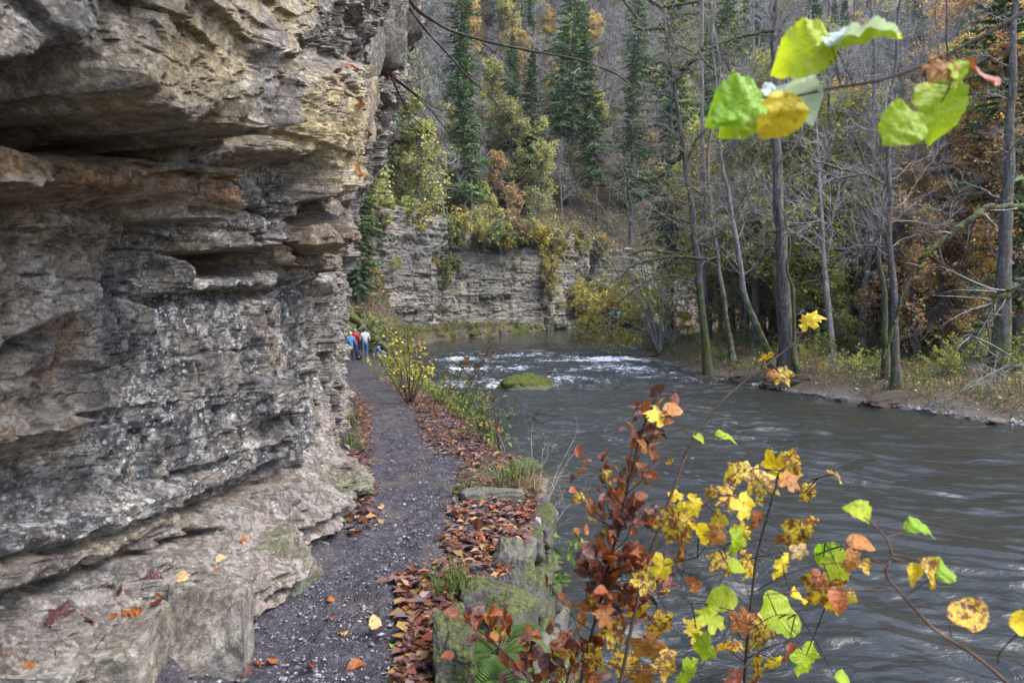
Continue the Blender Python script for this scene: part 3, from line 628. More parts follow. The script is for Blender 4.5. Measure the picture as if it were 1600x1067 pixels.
# ------------------------------------------------------------------ far cliff
def far_cliff(A, B, z0, ztop, seed, lean=0.0, dark=0.3, nu=200, nz=150, label=None):
    A, B = np.array(A, float), np.array(B, float); L = np.hypot(*(B - A)); t_ = (B - A) / L; nrm = np.array([t_[1], -t_[0]])
    s = np.linspace(0, L, nu); S = np.repeat(s[:, None], nz, 1)
    top = ztop + 0.9 * fbm(s * 0.22, seed, 1, 3) + 0.5 * fbm(s * 0.9, seed, 2, 2)
    Z = z0 + (top[:, None] - z0) * np.linspace(0, 1, nz)[None]
    d = 0.35 * fbm(S * 0.25, Z * 0.15, seed, 3)
    for th, wd, ga, k in ((1.5, 3.0, 0.14, 1), (0.6, 1.6, 0.085, 2), (0.25, 0.9, 0.05, 3)):
        v, e, r = strata(S, Z, th, wd, seed * 7 + k, 0.12); d = d + ga * v - ga * 0.8 * smooth(0.07, 0, e) * (r > 0.3)
    v, e, r = strata(Z, S, 2.6, 5.0, seed * 5 + 2, 0.3); d = d + 0.35 * v - 0.3 * smooth(0.3, 0, e)   # upright joints split the face into buttresses
    d = d + 0.08 * fbm(S * 3, Z * 3, seed, 3) + lean * (Z - z0) / (ztop - z0) - 1.6 * smooth(0.96, 1.0, (Z - z0) / (top[:, None] - z0))
    edge = smooth(0, 0.9, S) * smooth(L, L - 0.9, S); d = d - 1.6 * (1 - edge)
    XY = A[None, None] + S[..., None] * t_ + d[..., None] * nrm
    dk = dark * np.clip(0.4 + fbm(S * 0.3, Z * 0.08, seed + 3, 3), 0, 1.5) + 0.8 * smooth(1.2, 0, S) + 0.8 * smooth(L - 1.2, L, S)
    ms = smooth(0.2, 0.6, fbm(S * 0.5, Z * 0.5, seed + 9, 3)) * 0.5 + smooth(1.6, 0.2, Z - z0) * 0.8
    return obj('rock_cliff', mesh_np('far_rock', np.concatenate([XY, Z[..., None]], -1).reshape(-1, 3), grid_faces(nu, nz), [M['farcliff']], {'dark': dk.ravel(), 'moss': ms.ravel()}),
               label=label, cat='cliff', group='layered cliffs across the river')
far_cliff((-19, 57), (-6.4, 70.4), -2.3, 10.6, 2, 0.3, 0.35, label='pale layered cliff face nearest the leaning mossy log')
far_cliff((-8.2, 72.2), (5.2, 88.2), -2.3, 9.2, 5, -0.2, 0.75, label='grey middle cliff face above the mossy riverside ledge')
far_cliff((4.9, 87), (11.0, 97.5), -2.3, 11.0, 8, 0.2, 0.2, nu=140, label='pale narrow cliff face beside the yellow overhanging branches')
far_cliff((11.3, 99), (40, 113), -2.3, 9.5, 11, 0.2, 0.5, label='cliff face hidden behind the riverbank trees at the bend')
# mossy ledge wall at the far waterline
lw = empty('ledge_wall', (0, 0, 0), label='low mossy stone ledge along the foot of the far cliffs', cat='wall')
rl = np.random.RandomState(12); LP = [(-8.4, 60), (-7.9, 66), (-3.3, 74), (0.8, 82), (4.6, 91), (9.5, 97)]
st_me = [rock_mesh('stone', 200 + i, (1.6, 1.0, 1.0), M['moss' if i % 2 else 'stone'], sub=3, cuts=8, box=0.66) for i in range(5)]
for (x0, y0), (x1, y1) in zip(LP[:-1], LP[1:]):
    L = math.hypot(x1 - x0, y1 - y0); nn = int(L / 1.05)
    for i in range(nn):
        f = (i + 0.5) / nn; o = obj('stone', st_me[rl.randint(5)], lw, (x0 + (x1 - x0) * f + rl.normal(0, .12), y0 + (y1 - y0) * f + rl.normal(0, .12), ZW + 0.1 + rl.uniform(0, .35)))
        o.rotation_euler = (rl.normal(0, .08), rl.normal(0, .08), math.atan2(y1 - y0, x1 - x0) + rl.normal(0, .15)); o.scale = (1, 1, rl.uniform(.8, 1.3))

# ------------------------------------------------------------------ growing things
def unit(v): return v / np.maximum(np.linalg.norm(v, axis=-1, keepdims=True), 1e-9)
def grow(r, S, D, L, n, wob=0.2, trop=(0, 0, 0.0)):
    S, D, L = np.asarray(S, float), unit(np.asarray(D, float)), np.asarray(L, float)
    P = [S]; d = D; step = (L / n)[:, None]
    for i in range(n):
        d = unit(d + r.normal(0, wob, d.shape) + np.asarray(trop)); P.append(P[-1] + d * step)
    return np.stack(P, 1)
def tubes(P, R0, R1, k=3, rmin=0.0, power=1.0):
    P = np.asarray(P, float)
    if P.ndim == 2: P = P[None]
    N, n, _ = P.shape; T = unit(np.gradient(P, axis=1))
    ref = np.where(np.abs(T[..., 2:3]) > 0.9, np.array([1.0, 0, 0]), np.array([0, 0, 1.0]))
    A = unit(np.cross(T, ref)); B = np.cross(T, A)
    f = np.linspace(0, 1, n)[None] ** power
    R = np.maximum(np.asarray(R0, float).reshape(-1, 1) * (1 - f) + np.asarray(R1, float).reshape(-1, 1) * f, rmin)
    if R.shape[0] == 1: R = np.repeat(R, N, 0)
    th = np.arange(k) * 2 * np.pi / k
    V = P[:, :, None] + R[:, :, None, None] * (np.cos(th)[None, None, :, None] * A[:, :, None] + np.sin(th)[None, None, :, None] * B[:, :, None])
    i = np.arange(N)[:, None, None] * n * k + np.arange(n - 1)[None, :, None] * k; j = np.arange(k)[None, None]; j2 = (j + 1) % k
    F = np.stack([i + j, i + j2, i + k + j2, i + k + j], -1).reshape(-1, 4)
    return V.reshape(-1, 3), F
def sample(r, P, per, t0=0.25, t1=1.0):
    N, n, _ = P.shape; idx = np.repeat(np.arange(N), per); t = r.uniform(t0, t1, len(idx)) * (n - 1)
    i = np.minimum(t.astype(int), n - 2); f = (t - i)[:, None]
    a, b = P[idx, i], P[idx, i + 1]
    return a + (b - a) * f, unit(b - a), idx, t / (n - 1)
def deviate(r, D, ang0, ang1):
    q = unit(np.cross(D, unit(r.normal(size=D.shape)))); a = r.uniform(ang0, ang1, len(D))[:, None]
    return D * np.cos(a) + q * np.sin(a)
def leaf_quads(r, P, size, col, flat=0.3, asp=0.62, up=0.3):
    """folded rhombic leaves at P"""
    N = len(P); d = unit(r.normal(size=(N, 3)) * [1, 1, 0.6 if up < 2 else 0.12] + [0, 0, -0.15 if up < 2 else 0]); nn = unit(r.normal(size=(N, 3)) + [0, 0, up * 3])
    s = unit(np.cross(d, nn)); nn = np.cross(s, d); z = (np.asarray(size) * r.uniform(0.7, 1.3, N))[:, None]
    a = P; c = P + d * z; m = P + d * z * 0.5
    b1 = m + s * z * asp * 0.5 + nn * z * flat * 0.3; b2 = m - s * z * asp * 0.5 + nn * z * flat * 0.3
    V = np.stack([a, b1, c, b2], 1).reshape(-1, 3); F = np.arange(N * 4).reshape(N, 4)
    C = np.asarray(col); C = C[r.randint(0, len(C), N)] * r.uniform(0.7, 1.3, (N, 1))
    return V, F, np.repeat(C, 4, 0)
YG = [(0.36, 0.36, 0.07), (0.43, 0.40, 0.08), (0.27, 0.30, 0.06), (0.48, 0.40, 0.08)]
YE = [(0.60, 0.44, 0.05), (0.66, 0.47, 0.06), (0.52, 0.41, 0.07), (0.46, 0.27, 0.05)]
OR = [(0.52, 0.25, 0.10), (0.60, 0.36, 0.12), (0.42, 0.19, 0.09), (0.64, 0.46, 0.13), (0.36, 0.18, 0.11)]
GR = [(0.06, 0.10, 0.02), (0.10, 0.15, 0.03), (0.13, 0.17, 0.03), (0.05, 0.08, 0.02)]
SP = [(0.055, 0.105, 0.03), (0.075, 0.135, 0.038), (0.105, 0.165, 0.045), (0.04, 0.075, 0.028)]
CO = [(0.13, 0.042, 0.022), (0.18, 0.06, 0.025), (0.095, 0.035, 0.022), (0.25, 0.11, 0.035), (0.12, 0.058, 0.045)]
def moss_of(V, base, reach, top=0.0, scale=1.0):
    h = V[:, 2] - base
    return np.clip(smooth(reach, 0.0, h) + top * smooth(0.0, 0.35, fbm(V[:, 0] * .8 * scale, V[:, 1] * .8 * scale, V[:, 2] * .5 * scale, 3)), 0, 1)

def broadleaf(seed, H, R, crown0=0.3, n1=26, n2=5, n3=4, spread=0.30, leaves=0, lsize=0.1, col=YG, bark='bark', twig='twig', trunk=None, base=None, moss=(1.5, 0.1), up=0.10, rtw=0.010, wob=0.05, tiers=None, cmoss=0.15):
    """returns meshes trunk, branches, foliage (or None); trunk: optional polyline through real points"""
    r = np.random.RandomState(seed)
    if trunk is None: T = grow(r, [[0, 0, -0.4]], [[r.normal(0, .05), r.normal(0, .05), 1]], [H + 0.4], 14, wob, (0, 0, 0.05))[0]
    else: T = np.asarray(trunk, float)
    if trunk is not None:                                   # resample a given line smoothly
        t = np.linspace(0, len(T) - 1, 26); i = np.arange(len(T)); T = np.stack([np.interp(t, i, T[:, a]) for a in range(3)], 1)
        for _ in range(2): T[1:-1] = (T[:-2] + 2 * T[1:-1] + T[2:]) / 4
        T[2:, 0] += min(R, .14) * 1.1 * fbm(np.arange(24) * .33, seed, 1, 3); T[2:, 1] += min(R, .14) * 1.1 * fbm(np.arange(24) * .33, seed, 7, 3)
        H = T[-1, 2] - T[0, 2]
    z0 = T[0, 2]
    tv, tf = tubes(T, [R], [R * 0.22], 10, power=0.9)
    fl = 1 + 0.7 * np.exp(-np.maximum(0, tv[:, 2] - z0 - 0.35) / (R * 2.2)); c = np.repeat(T, 10, 0)
    tv = c + (tv - c) * (fl * (1 + 0.10 * fbm(tv[:, 0] * 5, tv[:, 1] * 5, tv[:, 2] * 2, 3)))[:, None]
    tm = mesh_np('trunk', tv, tf, [M[bark]], {'moss': moss_of(tv, z0, moss[0] * 1.6, moss[1])})
    P1s, d1, _, t1 = sample(r, T[None], n1, crown0, 0.98)
    out = deviate(r, d1, 0.7, 1.35); out[:, 2] = np.abs(out[:, 2]) * 0.6 + 0.05
    L1 = H * spread * (1.15 - t1 * 0.75) * r.uniform(0.6, 1.2, n1)
    P1 = grow(r, P1s, out, L1, 7, 0.22, (0, 0, up)); mb = MB(); V, F = tubes(P1, R * 0.20 * (1.1 - t1 * 0.8), np.full(n1, rtw * 1.1), 4, rtw); mb.add(V, F)
    p, d, i, t = sample(r, P1, n2, 0.15, 1.0); P2 = grow(r, p, deviate(r, d, 0.4, 1.0), L1[i] * 0.5 * (1.15 - t * 0.7) * r.uniform(.6, 1.2, len(i)), 4, 0.2, (0, 0, up * 0.7))
    V, F = tubes(P2, np.full(len(i), rtw * 1.6), np.full(len(i), rtw * 0.8), 3); mb.add(V, F)
    p, d, i2, t = sample(r, P2, n3, 0.1, 1.0); P3 = grow(r, p, deviate(r, d, 0.4, 1.0), L1[i][i2] * 0.30 * r.uniform(.5, 1.2, len(i2)), 3, 0.2, (0, 0, up * 0.4))
    V, F = tubes(P3, np.full(len(i2), rtw * 0.9), np.full(len(i2), rtw * 0.45), 3); mb.add(V, F)
    allV = np.concatenate(mb.V)
    bm_ = mb.mesh('branches', [M[twig]], extra={'moss': cmoss * smooth(-0.1, 0.4, fbm(allV[:, 0], allV[:, 1], allV[:, 2], 2))})
    fm = None
    if leaves:
        per = max(1, int(leaves / len(P3))); p, d, _, _ = sample(r, P3, per, 0.1, 1.0)
        keep = fbm(p[:, 0] * .5, p[:, 1] * .5, p[:, 2] * .5 + seed, 2) > -0.35; p = p[keep]
        V, F, C = leaf_quads(r, p + r.normal(0, lsize * 0.6, p.shape), lsize, col)
        fm = mesh_np('foliage', V, F, [M['foliage']], {'col': C}, False)
    return tm, bm_, fm

def spruce(seed, H, R, dens=1.0, z_bare=0.25, col=SP, width=0.17, bark='bark'):
    r = np.random.RandomState(seed); T = grow(r, [[0, 0, -0.4]], [[0, 0, 1]], [H + 0.4], 10, 0.015)[0]
    tv, tf = tubes(T, [R], [0.02], 8); tm = mesh_np('trunk', tv, tf, [M[bark]], {'moss': moss_of(tv, 0, 1.0, 0.2)})
    nb = int(230 * dens); t = z_bare + (1 - z_bare) * (np.arange(nb) + r.rand(nb)) / nb
    gap = 0.55 + 0.45 * smooth(-0.25, 0.15, fbm(np.arange(nb) * 0.13, seed * 1.7, 0.5, 2)); z = t * H; az = np.arange(nb) * 2.399 + r.normal(0, .3, nb); tt = (t - z_bare) / (1 - z_bare)
    L = H * width * (1 - tt) ** 0.8 * (0.55 + 0.45 * smooth(0, 0.2, tt)) * r.uniform(0.45, 1.2, nb) * (1 + 0.25 * np.sin(z * 1.7 + seed)) * gap * (1 + 0.25 * np.cos(az - seed)) + 0.25
    S = np.stack([np.interp(z, T[:, 2], T[:, 0]), np.interp(z, T[:, 2], T[:, 1]), z], -1)
    D = np.stack([np.cos(az), np.sin(az), lerp(-0.15, 0.55, tt)], -1)
    P1 = grow(r, S, D, L, 6, 0.06, (0, 0, -0.07)); P1[:, -1, 2] += 0.06 * L; P1[:, -2, 2] += 0.02 * L
    mb = MB(); V, F = tubes(P1, 0.012 + 0.006 * L, np.full(nb, 0.008), 3); mb.add(V, F)
    V0 = np.concatenate(mb.V); bm_ = mb.mesh('branches', [M['twig']], extra={'moss': np.full(len(V0), 0.3)})
    fb = MB(); per = 56; p, d, i, t2 = sample(r, P1, per, 0.18, 1.0)
    side = unit(np.cross(d, [0, 0, 1.0])) * np.where(r.rand(len(p)) < .5, -1, 1)[:, None]
    d2 = unit(d * 0.55 + side * r.uniform(0.2, 1.0, (len(p), 1)) + np.stack([0 * t2, 0 * t2, -r.uniform(0.05, 0.75, len(p))], -1))
    l2 = (0.16 + 0.20 * L[i] * (1.15 - t2)) * r.uniform(.6, 1.2, len(p)); wv = 0.05 + 0.009 * L[i]
    n_ = unit(np.cross(d2, side) + r.normal(0, .5, d2.shape)); s = unit(np.cross(d2, n_))
    a = p; c = p + d2 * l2[:, None] + [0, 0, -0.03]; m = p + d2 * l2[:, None] * 0.45
    V = np.stack([a, m + s * wv[:, None], c, m - s * wv[:, None]], 1).reshape(-1, 3); C = np.asarray(col)[r.randint(0, len(col), len(p))] * r.uniform(.65, 1.35, (len(p), 1))
    fb.add(V, np.arange(len(p) * 4).reshape(-1, 4), np.repeat(C, 4, 0))
    return tm, bm_, fb.mesh('foliage', [M['needles']], False)

def plant_tree(name, meshes, loc, rz=0, sc=1.0, **kw):
    e = empty(name, loc, **kw); e.rotation_euler.z = rz; e.scale = (sc, sc, sc)
    obj('trunk', meshes[0], e); br_ = obj('branches', meshes[1], e)
    if meshes[2] is not None: obj('foliage', meshes[2], br_)
    return e

# prototypes of the wood; every tree standing in it is an object of its own
def kind_set(o, tw, ls, lc):
    soft = lambda C: [tuple(0.25 * 0.3 + 0.75 * v for v in c) for c in C] if o == 300 else C           # the far slope's leaves are thin and muted
    return dict(
        bare=[broadleaf(o + i, 15 + 2 * i, 0.16, 0.22, 30, 7, 6, 0.22, 0, rtw=tw, twig='paletwig', bark='birch') for i in range(3)],
        yg=[broadleaf(o + 20 + i, 10 + 2 * i, 0.12, 0.10, 30, 7, 5, 0.29, int(4200 * lc), ls, soft(YG), rtw=tw) for i in range(3)],
        ye=[broadleaf(o + 40 + i, 11 + 2 * i, 0.13, 0.10, 30, 7, 5, 0.27, int(4000 * lc), ls, soft(YE + OR[:2]), rtw=tw) for i in range(2)],
        orr=[broadleaf(o + 60 + i, 13 + 2 * i, 0.15, 0.10, 32, 7, 5, 0.27, int(6000 * lc), ls, soft(OR), rtw=tw, up=0.03) for i in range(3)],
        spruce=[spruce(o + 80 + i, 20 + 4 * i, 0.22, 1.2, 0.10 + 0.1 * i, width=0.16) for i in range(3)])
kinds_far, kinds = kind_set(300, 0.024, 0.30, 1.3), kind_set(400, 0.015, 0.17, 1.7)
info = dict(bare=('bare_tree', 'slender bare grey tree', 'bare'), yg=('leafy_tree', 'small yellow green tree', 'yellow green'),
    ye=('leafy_tree', 'thin golden-leaved tree', 'golden'), orr=('beech_tree', 'copper orange beech', 'copper'), spruce=('spruce_tree', 'dark green spruce', 'spruce'))
rt = np.random.RandomState(77); used = []
def wood(n, xr, yr, mix, where, group, cond, gap, kk):
    cnt = tries = 0
    while cnt < n and tries < n * 80:
        tries += 1; px = rt.uniform(480, 1720); Y = math.exp(rt.uniform(math.log(yr[0]), math.log(yr[1]))); X = (px - CXP) / FPX * Y
        if not xr[0] < X < xr[1]: continue
        if not cond(X, Y) or any((X - a) ** 2 + (Y - b) ** 2 < gap * gap for a, b in used): continue
        z = float(ground_z(X, Y)); py = HOR - (z - CAMZ) * FPX / Y
        if py < -70: continue
        ks, ps = zip(*mix(px, py).items()); ps = np.array(ps) / sum(ps); k = ks[rt.choice(len(ks), p=ps)]
        nm, lb, gn = info[k]; ms = kk[k][rt.randint(len(kk[k]))]; wh = where(px, py)
        plant_tree(nm, ms, (X, Y, z), rt.uniform(0, 6.28), rt.uniform(0.8, 1.4), label=lb + ' ' + wh, cat='tree', group=group + wh + ', ' + gn)
        used.append((X, Y)); cnt += 1
def mixfar(px, py):
    if px < 760: return dict(yg=.38, bare=.47, spruce=.12, orr=.015, ye=.015)
    if px < 1000: return dict(yg=.24, bare=.58, spruce=.15, orr=.015, ye=.015)
    return dict(bare=.58, spruce=.12, yg=.18, orr=.07, ye=.05)
def mixright(px, py):
    if px < 1270: return dict(bare=.48, spruce=.22, yg=.24, ye=.06)
    if px < 1390: return dict(bare=.34, yg=.36, ye=.17, orr=.13)
    return dict(orr=.38, ye=.26, bare=.16, yg=.20)
def where_far(px, py):
    v = 'high on the slope above ' if py < 110 else ('midway up the slope above ' if py < 220 else 'low on the slope just above ')
    return v + ('the pale layered cliff' if px < 690 else 'the grey middle cliff' if px < 860 else 'the narrow cliff by the bend' if px < 1000 else 'the wood right of the bend')
def where_right(px, py):
    return ('in the wood left of the big straight trunk' if px < 1200 else 'in the wood between the big straight trunk and white-flecked trunk' if px < 1390 else 'in the wood right of the white-flecked trunk')
far_ok = lambda X, Y: bool(dist_line(X, Y, WL) > 5.5 and not in_poly(X, Y, _RP) and dist_line(X, Y, WL) < dist_line(X, Y, WR) and Y + 0.25 * X > 56)
right_ok = lambda X, Y: bool(dist_line(X, Y, WR) > 6 and not in_poly(X, Y, _RP) and dist_line(X, Y, WR) < dist_line(X, Y, WL))
wood(520, (-70, 190), (58, 195), mixfar, where_far, 'trees ', far_ok, 2.2, kinds_far)
wood(62, (9, 26), (36, 64), lambda a, b: dict(yg=.6, bare=.3, ye=.1), where_right, 'trees ', lambda X, Y: right_ok(X, Y) and X / Y < .46, 1.8, kinds)
wood(120, (14, 75), (34, 95), mixright, where_right, 'trees ', right_ok, 2.0, kinds)

# trees that stand out: trunks traced through the photograph's own bends at their real distance
def hero(name, pts, Y, R, seed, label, n1=16, leaves=0, col=YG, bark='bark', twig='twig', moss=(3, 0.5), spread=0.25, crown0=0.3, n2=7, n3=6, rtw=0.0075, lsize=0.09, up=0.06, bases=True, lean=0.0, cmoss=0.3, dY=None):
    T = [at(px, py, Y + (dY or 0) * i / max(1, len(pts) - 1)) for i, (px, py) in enumerate(pts)]
    if bases:
        g = float(ground_z(T[0][0], T[0][1])); T[0][2] = g - 0.25
    b = T[0].copy(); b[2] += 0.25; T = [p - b for p in T]
    ms = broadleaf(seed, 1, R, crown0, n1, n2, n3, spread, leaves, lsize, col, bark, twig, T, moss=moss, up=up, rtw=rtw, cmoss=cmoss)
    used.append((b[0], b[1])); return plant_tree(name, ms, tuple(b), label=label, cat='tree')
hero('mossy_tree', [(1108, 580), (1098, 500), (1088, 400), (1078, 300), (1068, 225), (1052, 130), (1040, 40), (1030, -60)], 33.5, 0.21, 501, 'leaning moss-grown tree nearest the water on the right bank', 34, 700, moss=(5, 0.8), spread=0.24, cmoss=0.7)
hero('mossy_tree', [(1146, 575), (1138, 500), (1122, 420), (1112, 330), (1102, 230), (1128, 120), (1112, 30), (1115, -60)], 35.5, 0.15, 502, 'thin crooked tree just right of the leaning moss-grown tree', 26, 900, moss=(3, 0.5), spread=0.2, bark='birch', cmoss=0.4)
hero('mossy_tree', [(1212, 580), (1190, 520), (1163, 470), (1155, 400), (1143, 330), (1130, 260), (1118, 150), (1112, 40), (1125, -60)], 31.8, 0.17, 503, 'mossy trunk bent to the left beside the big straight trunk', 26, 900, moss=(4, 0.55), spread=0.2, bark='birch', cmoss=0.5)
hero('old_spruce', [(1232, 590), (1226, 480), (1219, 350), (1213, 220), (1208, 100), (1214, 0), (1216, -90)], 31.0, 0.34, 504, 'big straight grey trunk standing tallest on the right bank', 22, 0, moss=(0.8, 0.1), spread=0.16, crown0=0.45, cmoss=0.3)
hero('mossy_sapling', [(1262, 610), (1250, 585), (1240, 560), (1241, 480), (1232, 400), (1228, 330)], 30.4, 0.14, 505, 'slim mossy stem clinging to the foot of the big grey trunk', 5, 0, moss=(6, 1.0), spread=0.12, cmoss=0.8)
hero('dark_tree', [(1402, 640), (1398, 520), (1392, 400), (1390, 300), (1388, 200), (1400, 100), (1410, -60)], 26.0, 0.165, 506, 'upright dark trunk flecked with white lichen on the near right bank', 24, 0, moss=(1.6, 0.15), spread=0.20, crown0=0.35, bark='bark', cmoss=0.25)
hero('mossy_tree', [(1385, 615), (1382, 500), (1374, 400), (1368, 310), (1350, 250), (1330, 200)], 27.2, 0.15, 507, 'short mossy trunk right behind the white-flecked dark trunk', 9, 0, moss=(6, 0.7), spread=0.25, cmoss=0.6)
hero('old_tree', [(1560, 560), (1568, 440), (1574, 320), (1580, 180), (1584, 60), (1590, -80)], 27.0, 0.33, 508, 'thick grey trunk at the right edge of the picture', 12, 0, moss=(2, 0.25), spread=0.16, crown0=0.4)
hero('grey_trunk', [(1182, 530), (1180, 400), (1178, 280), (1176, 150), (1176, -50)], 44.0, 0.27, 509, 'pale grey trunk in the wood left of the big straight trunk', 10, 0, moss=(1, 0.1), spread=0.14, crown0=0.5, bark='birch')
hero('grey_trunk', [(1100, 540), (1100, 440), (1098, 300), (1097, 120), (1096, -50)], 46.0, 0.26, 510, 'pale grey trunk behind the leaning moss-grown tree', 10, 0, moss=(1, 0.1), spread=0.14, crown0=0.5, bark='birch')
for k, (px, Yh, nm) in enumerate([(1300, 38, 'dark thin trunk left of the white-flecked trunk'), (1330, 42, 'thin trunk in the golden wood'), (1445, 40, 'thin dark trunk among the copper leaves, next to the white-flecked trunk'), (1485, 36, 'dark trunk in the middle of the copper leaves'), (1520, 41, 'dark trunk among copper leaves beside the thick edge trunk'), (1460, 47, 'pale trunk deep among the copper leaves')]):
    rr = np.random.RandomState(600 + k); j = rr.normal(0, 6, 5)
    hero('dark_tree', [(px, 510), (px + j[0], 380), (px + j[1], 250), (px + j[2], 120), (px + j[3], -40)], Yh, 0.14, 520 + k, nm, 16, 1300 if k != 1 else 900, OR if k > 1 else YE, moss=(1, 0.15), spread=0.24, crown0=0.15, lsize=0.13, n2=6, rtw=0.011)
# copper and golden beeches filling the right-hand wood
for k, (px, py, Yh, sc_, kd) in enumerate([(1430, 500, 45, 0.9, 'orr'), (1500, 500, 42, 0.8, 'ye'), (1350, 505, 47, 0.7, 'orr'), (1545, 500, 38, 0.7, 'orr'), (1400, 490, 52, 1.0, 'ye'), (1470, 505, 34, .55, 'orr'), (1532, 505, 32.5, .5, 'ye'), (1435, 505, 37, .6, 'orr'), (1500, 505, 36, .6, 'orr')]):
    p = at(px, py, Yh); plant_tree('beech_tree', kinds[kd][k % len(kinds[kd])], (p[0], p[1], float(ground_z(p[0], p[1]))), k * 1.3, sc_,
        label=['copper beech with low branches right of the white-flecked trunk', 'golden-leaved young beech under the mossy arching limb', 'copper beech glowing between the big straight trunk and the white-flecked trunk', 'copper beech just left of the thick edge trunk', 'golden beech deep in the wood above the brush pile', 'young copper beech in front of the dark trunks, under the two green hazel leaves', 'small golden beech just left of the thick edge trunk', 'young copper beech close behind the white-flecked trunk', 'young copper beech under the mossy arching limb'][k], cat='tree')
# tall spruces
for k, (px, py, Y, H, b, lb) in enumerate([(890, 322, 88, 42, .27, 'tall green spruce with a bare lower trunk rising above the middle cliff'), (716, 300, 80, 34, .18, 'narrow green spruce nearest the near cliff, beside the overhanging branches'),
        (1045, 520, 62, 36, .16, 'dark spruce behind the leaning moss-grown tree'), (1140, 520, 58, 33, .2, 'dark spruce between the bent mossy trunk and the far slope'), (1590, 520, 33, 26, .1, 'spruce with drooping boughs at the right edge'),
        (1262, 520, 39, 6.5, .05, 'small dark spruce right of the big straight trunk'), (562, 500, 58, 22, .05, 'dark spruce half hidden behind the near cliff'), (805, 340, 84, 9, .05, 'young green spruce on the slope just above the cliffs'), (985, 400, 95, 34, .2, 'tall spruce right of the narrow far cliff face')]):
    if py < 450:                                           # on the slope: walk along the sight line to where the ground meets that row
        yy = np.linspace(66, 190, 500); rows = HOR - (ground_z((px - CXP) / FPX * yy, yy) - CAMZ) * FPX / yy; Y = float(yy[np.argmax(rows < py)])
    X = (px - CXP) / FPX * Y; z = float(ground_z(X, Y))
    plant_tree('spruce_tree', spruce(700 + k, H, 0.010 * H + 0.08, 1.25 if H > 10 else 0.8, b, width=(0.19 if k == 0 else 0.15) if H > 10 else 0.3), (X, Y, z), k, 1, label=lb, cat='tree')

# leaning maple whose yellow sprays hang over the water at the bend
def sprays(name, base, tips, R, seed, leaves, col, label, cat, lsize=0.09, twig='twig', moss=0.3, n3=9, per=None, droop=-0.03, rtw=0.008, bark='bark', mat='foliage', L2=0.35):
    """limbs from one base to each tip, with twigs and leaves"""
    r = np.random.RandomState(seed); base = np.asarray(base, float); e = empty(name, tuple(base), label=label, cat=cat)
    mb = MB(); P = []
    for tp in tips:
        tp = np.asarray(tp, float) - base; m = tp * 0.5 + np.array([0, 0, 0.12]) * np.linalg.norm(tp) + r.normal(0, .05, 3) * np.linalg.norm(tp)
        t = np.linspace(0, 1, 9)[:, None]; c = (1 - t) ** 2 * 0 + 2 * t * (1 - t) * m + t * t * tp + r.normal(0, .012, (9, 3)) * np.linalg.norm(tp) * t; P.append(c)
    P = np.stack(P); V, F = tubes(P, np.full(len(P), R), np.full(len(P), rtw), 5, rtw); mb.add(V, F)
    ln = np.linalg.norm(P[:, -1], axis=1); p, d, i, t = sample(r, P, n3, 0.3, 1.0)
    P2 = grow(r, p, deviate(r, d, 0.3, 1.0) + [0, 0, droop * 4], ln[i] * L2 * (1.2 - t) * r.uniform(.5, 1.2, len(i)) + 0.05 * ln[i], 4, 0.14, (0, 0, droop)); V, F = tubes(P2, np.full(len(P2), rtw * 1.1), np.full(len(P2), rtw * .5), 3); mb.add(V, F)
    p, d, i2, t = sample(r, P2, 4, 0.2, 1.0); P3 = grow(r, p, deviate(r, d, 0.3, .9), np.linalg.norm(P2[:, -1] - P2[:, 0], axis=1)[i2] * 0.5, 2, 0.15, (0, 0, droop)); V, F = tubes(P3, np.full(len(P3), rtw * .7), np.full(len(P3), rtw * .35), 3); mb.add(V, F)
    aV = np.concatenate(mb.V); br_ = obj('branches', mb.mesh('branches', [M[twig]], extra={'moss': np.full(len(aV), moss)}), e)
    if leaves:
        p, d, _, _ = sample(r, P3, max(1, int(leaves / len(P3))), 0.1, 1.0); V, F, C = leaf_quads(r, p + r.normal(0, lsize * .4, p.shape), lsize, col, up=0.5)
        obj('foliage', mesh_np('foliage', V, F, [M[mat]], {'col': C}, False), br_)
    return e
b0 = at(1050, 545, 48); b0[2] = float(ground_z(b0[0], b0[1]))
sprays('overhanging_maple', b0, [at(862, 402, 49), at(870, 450, 48), at(905, 480, 47), at(900, 512, 48), at(950, 410, 50), at(960, 460, 46), at(990, 500, 49), at(985, 430, 50), at(935, 520, 47), at(1020, 400, 50), at(1060, 430, 49), at(1040, 470, 48), at(1000, 380, 51), at(1075, 490, 47)], 0.10, 810, 7000, YG + YE, 'low maple with yellow green sprays hanging over the river at the bend', 'tree', 0.19, n3=14, rtw=0.012)
b1 = at(1030, 548, 46); b1[2] = float(ground_z(b1[0], b1[1]))
sprays('overhanging_shrub', b1, [at(930, 300, 47), at(960, 250, 48), at(1000, 330, 46), at(900, 340, 49), at(1040, 380, 46), at(1060, 440, 45), at(960, 380, 47), at(985, 290, 47)], 0.07, 811, 500, YG, 'tall bare grey shrub arching from the bank at the bend', 'shrub', 0.11, n3=16, rtw=0.011)
